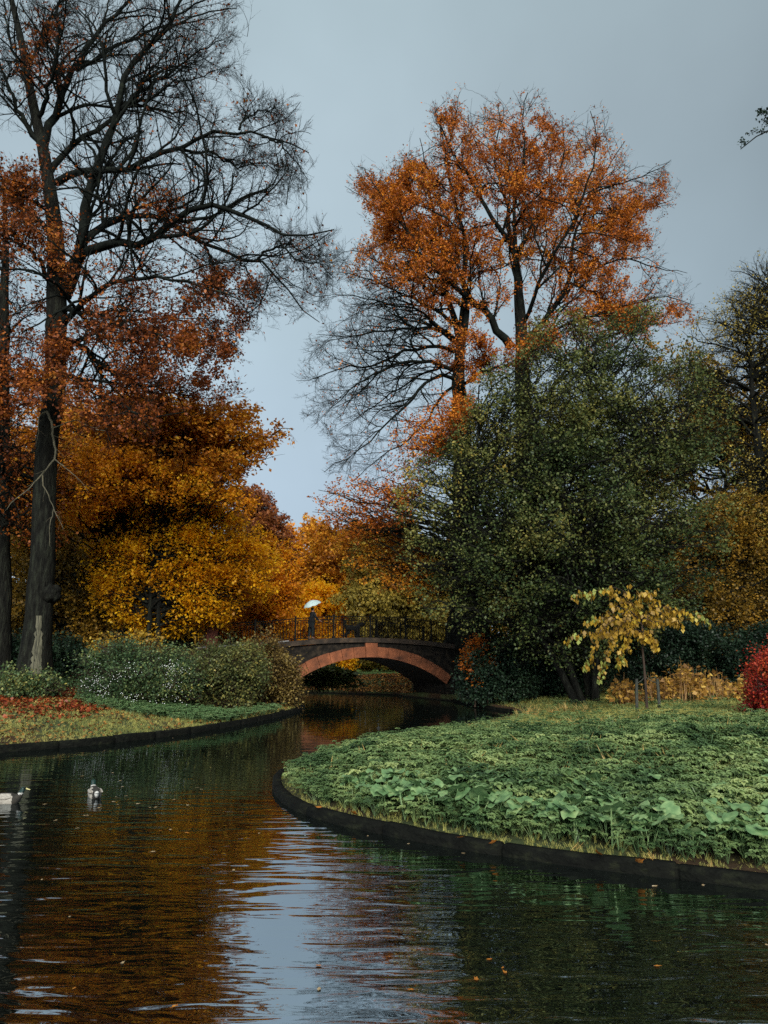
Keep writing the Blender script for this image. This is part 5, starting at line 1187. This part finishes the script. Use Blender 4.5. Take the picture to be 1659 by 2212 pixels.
# density falls off with distance; plants keep their size
def island_plants():
    hp, hs, ht = [], [], []; gp, gs, gt = [], [], []
    for y0,y1,n in ((5.5,9,2600),(9,13,4200),(13,18,5600),(18,24,7000),(24,33,10000),(33,41,5000)):
        p, sd = scatter(rng, n*3, -3, 20, y0, y1, 1, .16)
        pn = vnoise(p, 5, 3)
        edge = .30+.15*vnoise(p, 1.5, 8); 
        back = smooth01((p[:,1]-13.5+.2*np.clip(p[:,0],-3,8))/10)
        pg = np.clip(.05+1.05*back+.38*pn, .03, .97)
        r = rng.random(len(p)); isg = r < pg
        h = (~isg)&(sd > edge)&(rng.random(len(p)) < .8)
        tone = .5+.5*vnoise(p, 2.2, 11); mound = 1+.28*vnoise(p, 1.1, 21)+.15*vnoise(p,.5,22)
        hp.append(to3(p,sd)[h]); hs.append((.75+.5*rng.random(h.sum()))*(.72+.45*smooth01((sd[h]-.3)/1.2))*(1-.25*back[h])*mound[h]); ht.append(tone[h])
        g = isg&(rng.random(len(p)) < .75); gp.append(to3(p,sd)[g]); gs.append((.75+.7*rng.random(g.sum()))*(1-.35*back[g])*mound[g]*(.28+.72*smooth01((sd[g]-.4)/1.6))); gt.append(.5+.45*vnoise(p[g], 3, 14))
    hp = np.vstack(hp); V, F, r = stamp(rng, HT, hp, np.concatenate(hs), np.concatenate(ht)); print('herbs', len(hp), len(F))
    stuff('ground_elder', V, F, M['herb'], 'bed of low green leafy herbs covering the spit of land', 'ground cover', r, (4,12,.3))
    gp = np.vstack(gp); V, F, r = stamp(rng, GT, gp, np.concatenate(gs), np.concatenate(gt), .25); print('grass', len(gp))
    stuff('grass', V, F, M['grass'], 'long yellow-green grass growing through the far part of the spit', 'grass', r, (8,22,.5))
    # low grass and moss strip on the edge behind the wall
    p, sd = scatter(rng, 30000, -3, 9, 5.5, 16, 1, .09); m = (sd < .6)&(rng.random(len(p)) < .55*(1-sd/.7)+.1); 
    V, F, r = stamp(rng, GS, to3(p,sd)[m], .2+.4*rng.random(m.sum()), 0+.3*rng.random(m.sum()), .4)
    stuff('edge_grass', V, F, M['grass'], 'short sparse grass along the rim of the planted spit', 'grass', r, (1,9,.3))
    p, sd = scatter(rng, 1500, 1, 9, 5.5, 8.5, 1, .08); m = (sd < .25)&(rng.random(len(p)) < .12)
    V, F, r = stamp(rng, GS, to3(p,sd)[m], .7+.7*rng.random(m.sum()), .5+.3*rng.random(m.sum()), .7)
    stuff('dry_grass', V, F, M['drygrass'], 'straw-coloured grass blades hanging over the right part of the wall', 'grass', r, (4,7,.3))
    # orange dry tufts in the middle of the bed
    c = [PZ(850+x/.97*1.0 and (850+x/.97)*.648, (2300+y/.97)*.648, .62) for x,y in ((740,265),(900,235),(1000,228),(1360,268),(1300,262),(600,205),(1180,190),(690,262),(430,235),(1000,60),(1100,120),(1500,180),(1580,200))]
    pts = np.vstack([q[None,:2]+rng.normal(size=(26,2))*[.55,.4] for q in c]); sd = sdist(pts); m = sd > .5
    V, F, r = stamp(rng, GT, to3(pts,sd)[m], 1.25+.7*rng.random(m.sum()), .4+.5*rng.random(m.sum()), .45)
    stuff('dry_grass', V, F, M['drygrass'], 'tufts of straw and rust coloured grass among the green herbs', 'grass', r, (5,14,.4))
    # butterbur along the front
    p, sd = scatter(rng, 5200, -1.5, 7.5, 5.6, 11.2, 1, .42)
    d = .9+.5*vnoise(p,2,5); w_ = .06+np.exp(-((sd-.95-.10*np.clip(p[:,0],0,5))/.7)**2)*np.clip(.75-.25*np.clip(p[:,0]-2.6,0,3),.12,1)*smooth01((p[:,0]+1.05)/.9)
    m = rng.random(len(p)) < w_*.8*d; q = to3(p,sd)[m]; V, F, r = stamp(rng, RT, q, .55+.45*rng.random(m.sum())**2+.2*rng.random(m.sum()), .4+.5*rng.random(m.sum()), .12); print('butterbur', m.sum())
    stuff('butterbur', V, F, M['butterbur'], 'patch of large pale round leaves along the front of the planted spit', 'ground cover', r, (2,8.5,.3))
island_plants()
def fallen(name, region, n, mat, label, size, seed, dens=None, origin=(0,0,0)):
    rg = np.random.default_rng(seed); x0,x1,y0,y1,side = region
    p, sd = scatter(rg, n, x0,x1,y0,y1, side, .08)
    if dens is not None:
        m = rg.random(len(p)) < dens(p, sd); p, sd = p[m], sd[m]
    C = to3(p,sd)+[0,0,.02]+np.column_stack([np.zeros((len(p),2)), rg.random(len(p))*.03]); D = rg.normal(size=C.shape)*[1,1,.25]
    o = leaf_mesh(name, rg, C, D, size, mat, None, up=.75, wid=.42, fold=.25, origin=origin, rnd=np.clip(rg.random(len(C)),0,1)); o.location = origin
    tag(o, label, 'fallen leaves', kind='stuff')
fallen('fallen_leaves', (-14,-2,14,34,-1), 17000, M['fallen'], 'brown and yellow leaves strewn over the grass of the left bank', .085, 31, lambda p,s: np.clip(.35+.4*vnoise(p,4,2),.05,1), (-8,20,.5))
fallen('fallen_leaves', (-22,-9,20,34,-1), 60000, M['fallenred'], 'carpet of rust-red leaves round the foot of the big beech', .11, 32, lambda p,s: smooth01((p[:,1]-20.0-.25*(p[:,0]+12))/5)*np.clip(.45+.6*vnoise(p,2.5,9),.05,.9), (-14,27,.9))
fallen('fallen_leaves', (2,22,17,34,1), 5000, M['fallen'], 'scattered brown leaves on the right lawn', .09, 33, lambda p,s: np.clip(.2+.4*vnoise(p,4,2),.02,.6), (10,25,.6))
def far_bank_litter():
    rg = np.random.default_rng(34); p = np.stack([-6+12*rg.random(9000), 45+11*rg.random(9000)],-1); sd = sdist(p); m = sd > .1; p, sd = p[m], sd[m]
    C = to3(p,sd)+[0,0,.03]; o = leaf_mesh('fallen_leaves', rg, C, rg.normal(size=C.shape)*[1,1,.3], .14, M['fallen'], None, up=.7, wid=.42, fold=.25, origin=(0,50,.8)); o.location = (0,50,.8)
    tag(o, 'brown leaf litter on the far bank seen through the arch', 'fallen leaves', kind='stuff')
far_bank_litter()
def left_bank_plants():
    rg = np.random.default_rng(41)
    p, sd = scatter(rg, 60000, -16, -2, 13, 36, -1, .06); m = (rg.random(len(p)) < .45+.3*vnoise(p,3,6))
    V, F, r = stamp(rg, GS, to3(p,sd)[m], .4+.5*rg.random(m.sum()), .45+.3*vnoise(p[m],2,7), .4)
    stuff('grass', V, F, M['grass'], 'short mossy grass on the left bank', 'grass', r, (-8,20,.4))
    # leafy fringe under the thicket and over the bank edge
    a = [PZ(x,y,.6) for x,y in ((205,1533),(300,1537),(380,1540),(450,1542),(520,1540),(580,1533),(630,1524))]; pl = resample(np.array(a), 60)
    pts = np.repeat(pl[:,:2], 26, 0)+rg.normal(size=(60*26,2))*[.35,.5]; sd = sdist(pts); m = sd > .1
    V, F, r = stamp(rg, HT, to3(pts,sd)[m], .7+.5*rg.random(m.sum()), .6+.3*rg.random(m.sum()))
    stuff('ground_elder', V, F, M['butterbur'], 'pale leafy fringe below the thicket on the left bank', 'ground cover', r, (-5,26,.5))
    c = np.array([PZ(x,y,.95)[:2] for x,y in ((10,1505),(40,1500),(20,1490),(90,1500),(150,1498))]); pts = np.repeat(c, 40, 0)+rg.normal(size=(200,2))*[.6,.6]; sd = sdist(pts)
    V, F, r = stamp(rg, HT, to3(pts,sd), .9+.5*rg.random(200), .5+.3*rg.random(200))
    stuff('ground_elder', V, F, M['butterbur'], 'clump of pale green herbs beside the foot of the big beech', 'ground cover', r, (-12,26,.9))
left_bank_plants()
def straw_bed():
    rg = np.random.default_rng(55); n = 900
    px = 1325+rg.random(n)*420; D = 29.0+rg.random(n)*2.2; x = (px-IW/2)/FPX*D*.99; p = np.stack([x,D],-1); z = ground_z(p)
    h = .45+.7*rg.random(n)**1.5+.28*np.sin(px*.031)+.2*np.sin(px*.09+1)+.25*(rg.random(n)<.08); C = np.column_stack([p,z]); V, F = [], []
    top = C+np.column_stack([rg.normal(size=(n,2))*.12, h]); mid = (C+top)/2+rg.normal(size=(n,3))*.03
    V, F = tubes(np.stack([C,mid,top],1), np.tile([.010,.008,.004],(n,1)), 3)
    stuff('dead_stems', V, F, M['straw'], 'bed of thin straw-coloured stems behind the staked tree', 'dead plants', rg.random(len(F)), (11,30,.7))
    k = 5200; i = rg.integers(0,n,k); f = .45+.6*rg.random(k)**.7; patch = .5+.5*np.sin(px[i]*.021+1)*np.sin(px[i]*.06); keep = rg.random(k) < .15+.85*patch; i, f = i[keep], f[keep]; 
    Cc = C[i]*(1-f[:,None])+top[i]*f[:,None]+rg.normal(size=(len(i),3))*[.1,.1,.04]
    o = leaf_mesh('dead_leaves', rg, Cc, rg.normal(size=Cc.shape)*[1,1,.3]+[0,0,-.35], .19, M['strawleaf'], None, up=.5, wid=.40, origin=(11,30,.7)); o.location = (11,30,.7)
    tag(o, 'yellow and straw coloured large leaves on the dying stems behind the staked tree', 'leaves', kind='stuff')
straw_bed()
def leafy_plant(px, y0, D, n, sc, name, label, seed, mat):
    rg = np.random.default_rng(seed); b = P(px,y0,D); p = b[None,:2]+rg.normal(size=(n,2))*[.95,.45]; z = ground_z(p); z = np.maximum(z,.05)+rg.random(n)*1.05*np.sqrt(np.clip(1-((p[:,0]-b[0])/2.2)**2,0,1))
    V, F, r = stamp(rg, RT, np.column_stack([p,z]), sc*(.7+.7*rg.random(n)), rg.random(n), .3)
    root = thing(name, label, 'plant', (b[0],b[1],float(ground_z(b[None,:2])[0]))); mesh_obj('leaves', V, F, mat, root, attr=r)
leafy_plant(715,1500,46.5,200,1.5,'gunnera_plant','dark plant with broad round leaves seen through the bridge arch',61,M['green'])
leafy_plant(665,1500,45.8,120,1.5,'gunnera_plant','smaller dark broad-leaved plant hard against the left foot of the arch',62,M['green'])
# berries on the snowberry bush and yellow leaves on top of the thicket
rg = np.random.default_rng(77); q = []
cl = [(185+rg.random()*235, 1430+rg.random()*85) for _ in range(34)]
while len(q) < 260:
    k_ = cl[rg.integers(len(cl))]; x = k_[0]+rg.normal()*9; y = k_[1]+rg.normal()*7
    q.append(P(x,y,26.5-1.9*math.sqrt(max(0,1-((x-300)/150)**2))*(.75+.3*rg.random())))
q = np.array(q); o6 = np.array([(1,0,0),(0,1,0),(-1,0,0),(0,-1,0),(0,0,1),(0,0,-1)])*.016
V = (q[:,None]+o6[None]*(.6+.6*rg.random((len(q),1,1)))).reshape(-1,3); F = (np.array([(0,1,4),(1,2,4),(2,3,4),(3,0,4),(1,0,5),(2,1,5),(3,2,5),(0,3,5)])[None]+np.arange(len(q))[:,None,None]*6).reshape(-1,3)
tag(mesh_obj('berries', V, F, M['berry'], sn), kind='stuff')
# ---------------------------------------------------------------- leaves afloat, each its own object
def maple_leaf_mesh(seed):
    rg = np.random.default_rng(seed); pts = []
    for i in range(10):
        a = 2*math.pi*i/10+rg.normal()*.14; r = (1 if i%2==0 else .68)*(.65+.6*rg.random())*.5
        pts.append((r*math.cos(a), r*math.sin(a), .06+.16*rg.random()*r*2))
    V = [(0,0,.03)]+pts; F = [(0,1+i,1+(i+1)%10) for i in range(10)]
    return np_mesh('floating_leaf', V, np.array(F), rg.random(10))
FL = [maple_leaf_mesh(k) for k in range(4)]; FLo = [maple_leaf_mesh(k+10) for k in range(3)]
for m_ in FL: m_.materials.append(M['paleleaf'])
for m_ in FLo: m_.materials.append(M['orangeleaf'])
pale = [(.2734*x,1587.6+.2734*y) for x,y in ((948,362),(970,410),(915,490),(995,482),(895,528),(930,550),(1085,545),(780,577),(680,637),(355,548),(610,737),(1375,510),(1480,555),(1345,748),(1185,574),(1230,572),(890,300),(650,325),(440,675),(1560,415),(1590,430),(825,125),(1365,25))]
pale += [(388.8+.7656*x,1684.8+.7656*y) for x,y in ((530,158),(645,180),(800,207),(1340,300),(1476,297),(1655,465),(392,590),(835,700))]+[(560,1800),(505,1880),(90,1900),(150,1980),(330,1840),(265,2080)]
orange = [(388.8+.7656*x,1684.8+.7656*y) for x,y in ((872,506),(911,530),(916,543),(835,562),(652,592),(392,524),(20,150),(1345,525))]+[(.2734*1475,1587.6+.2734*773),(378,2174),(160,2135),(720,1700+0),(345,1795)]
rg = np.random.default_rng(88)
def where(x, y):
    if y < 1760: return 'near the two ducks' if x < 330 else 'between the ducks and the green spit'
    if x < 430: return 'in the dark brown reflection at the lower left'
    if x < 780: return 'in the rippled reflection of the sky'
    return 'on the black water below the green spit'
for lst, src, nm in ((pale, FL, 'pale straw-coloured'), (orange, FLo, 'bright orange')):
    for x, y in lst:
        p = PZ(x,y,WZ+.003)
        if sdist(p[None,:2])[0] > -.05: continue
        o = bpy.data.objects.new('floating_leaf', src[rg.integers(len(src))]); COL.objects.link(o)
        s = (.05+.05*rg.random())*(.8 if p[1] < 7 else 1); o.location = tuple(p); o.scale = (s,s*.45,s*.35); o.rotation_euler = (0,0,rg.random()*6.28)
        tag(o, 'small %s leaf afloat %s' % (nm, where(x,y)), 'leaf', '%s leaves afloat %s' % (nm, where(x,y)))
# a few maple leaves lying on the rim behind the wall
for x, y, lab in ((205,382,'near the tip of the green spit'),(320,402,'beside the first big round leaves'),(665,480,'on the bare rim below the middle of the big leaves'),(775,494,'close to the wall, right of the middle of the rim'),
                  (905,470,'caught upright among the big round leaves'),(1110,532,'on the mossy rim below the right part of the herbs'),(1240,556,'on the rim near the right edge of the picture')):
    px, py = (850+x/.97)*.648, (2300+y/.97)*.648
    p = PZ(px,py,.35)
    o = bpy.data.objects.new('fallen_leaf', FLo[rg.integers(3)]); COL.objects.link(o); o.location = tuple(p); o.scale = (.13,.10,.16); o.rotation_euler = (rg.random()*.6,rg.random()*.6,rg.random()*6)
    tag(o, 'orange maple leaf lying '+lab if 'caught' not in lab else 'orange maple leaf '+lab, 'leaf', 'orange leaves on the rim of the spit')
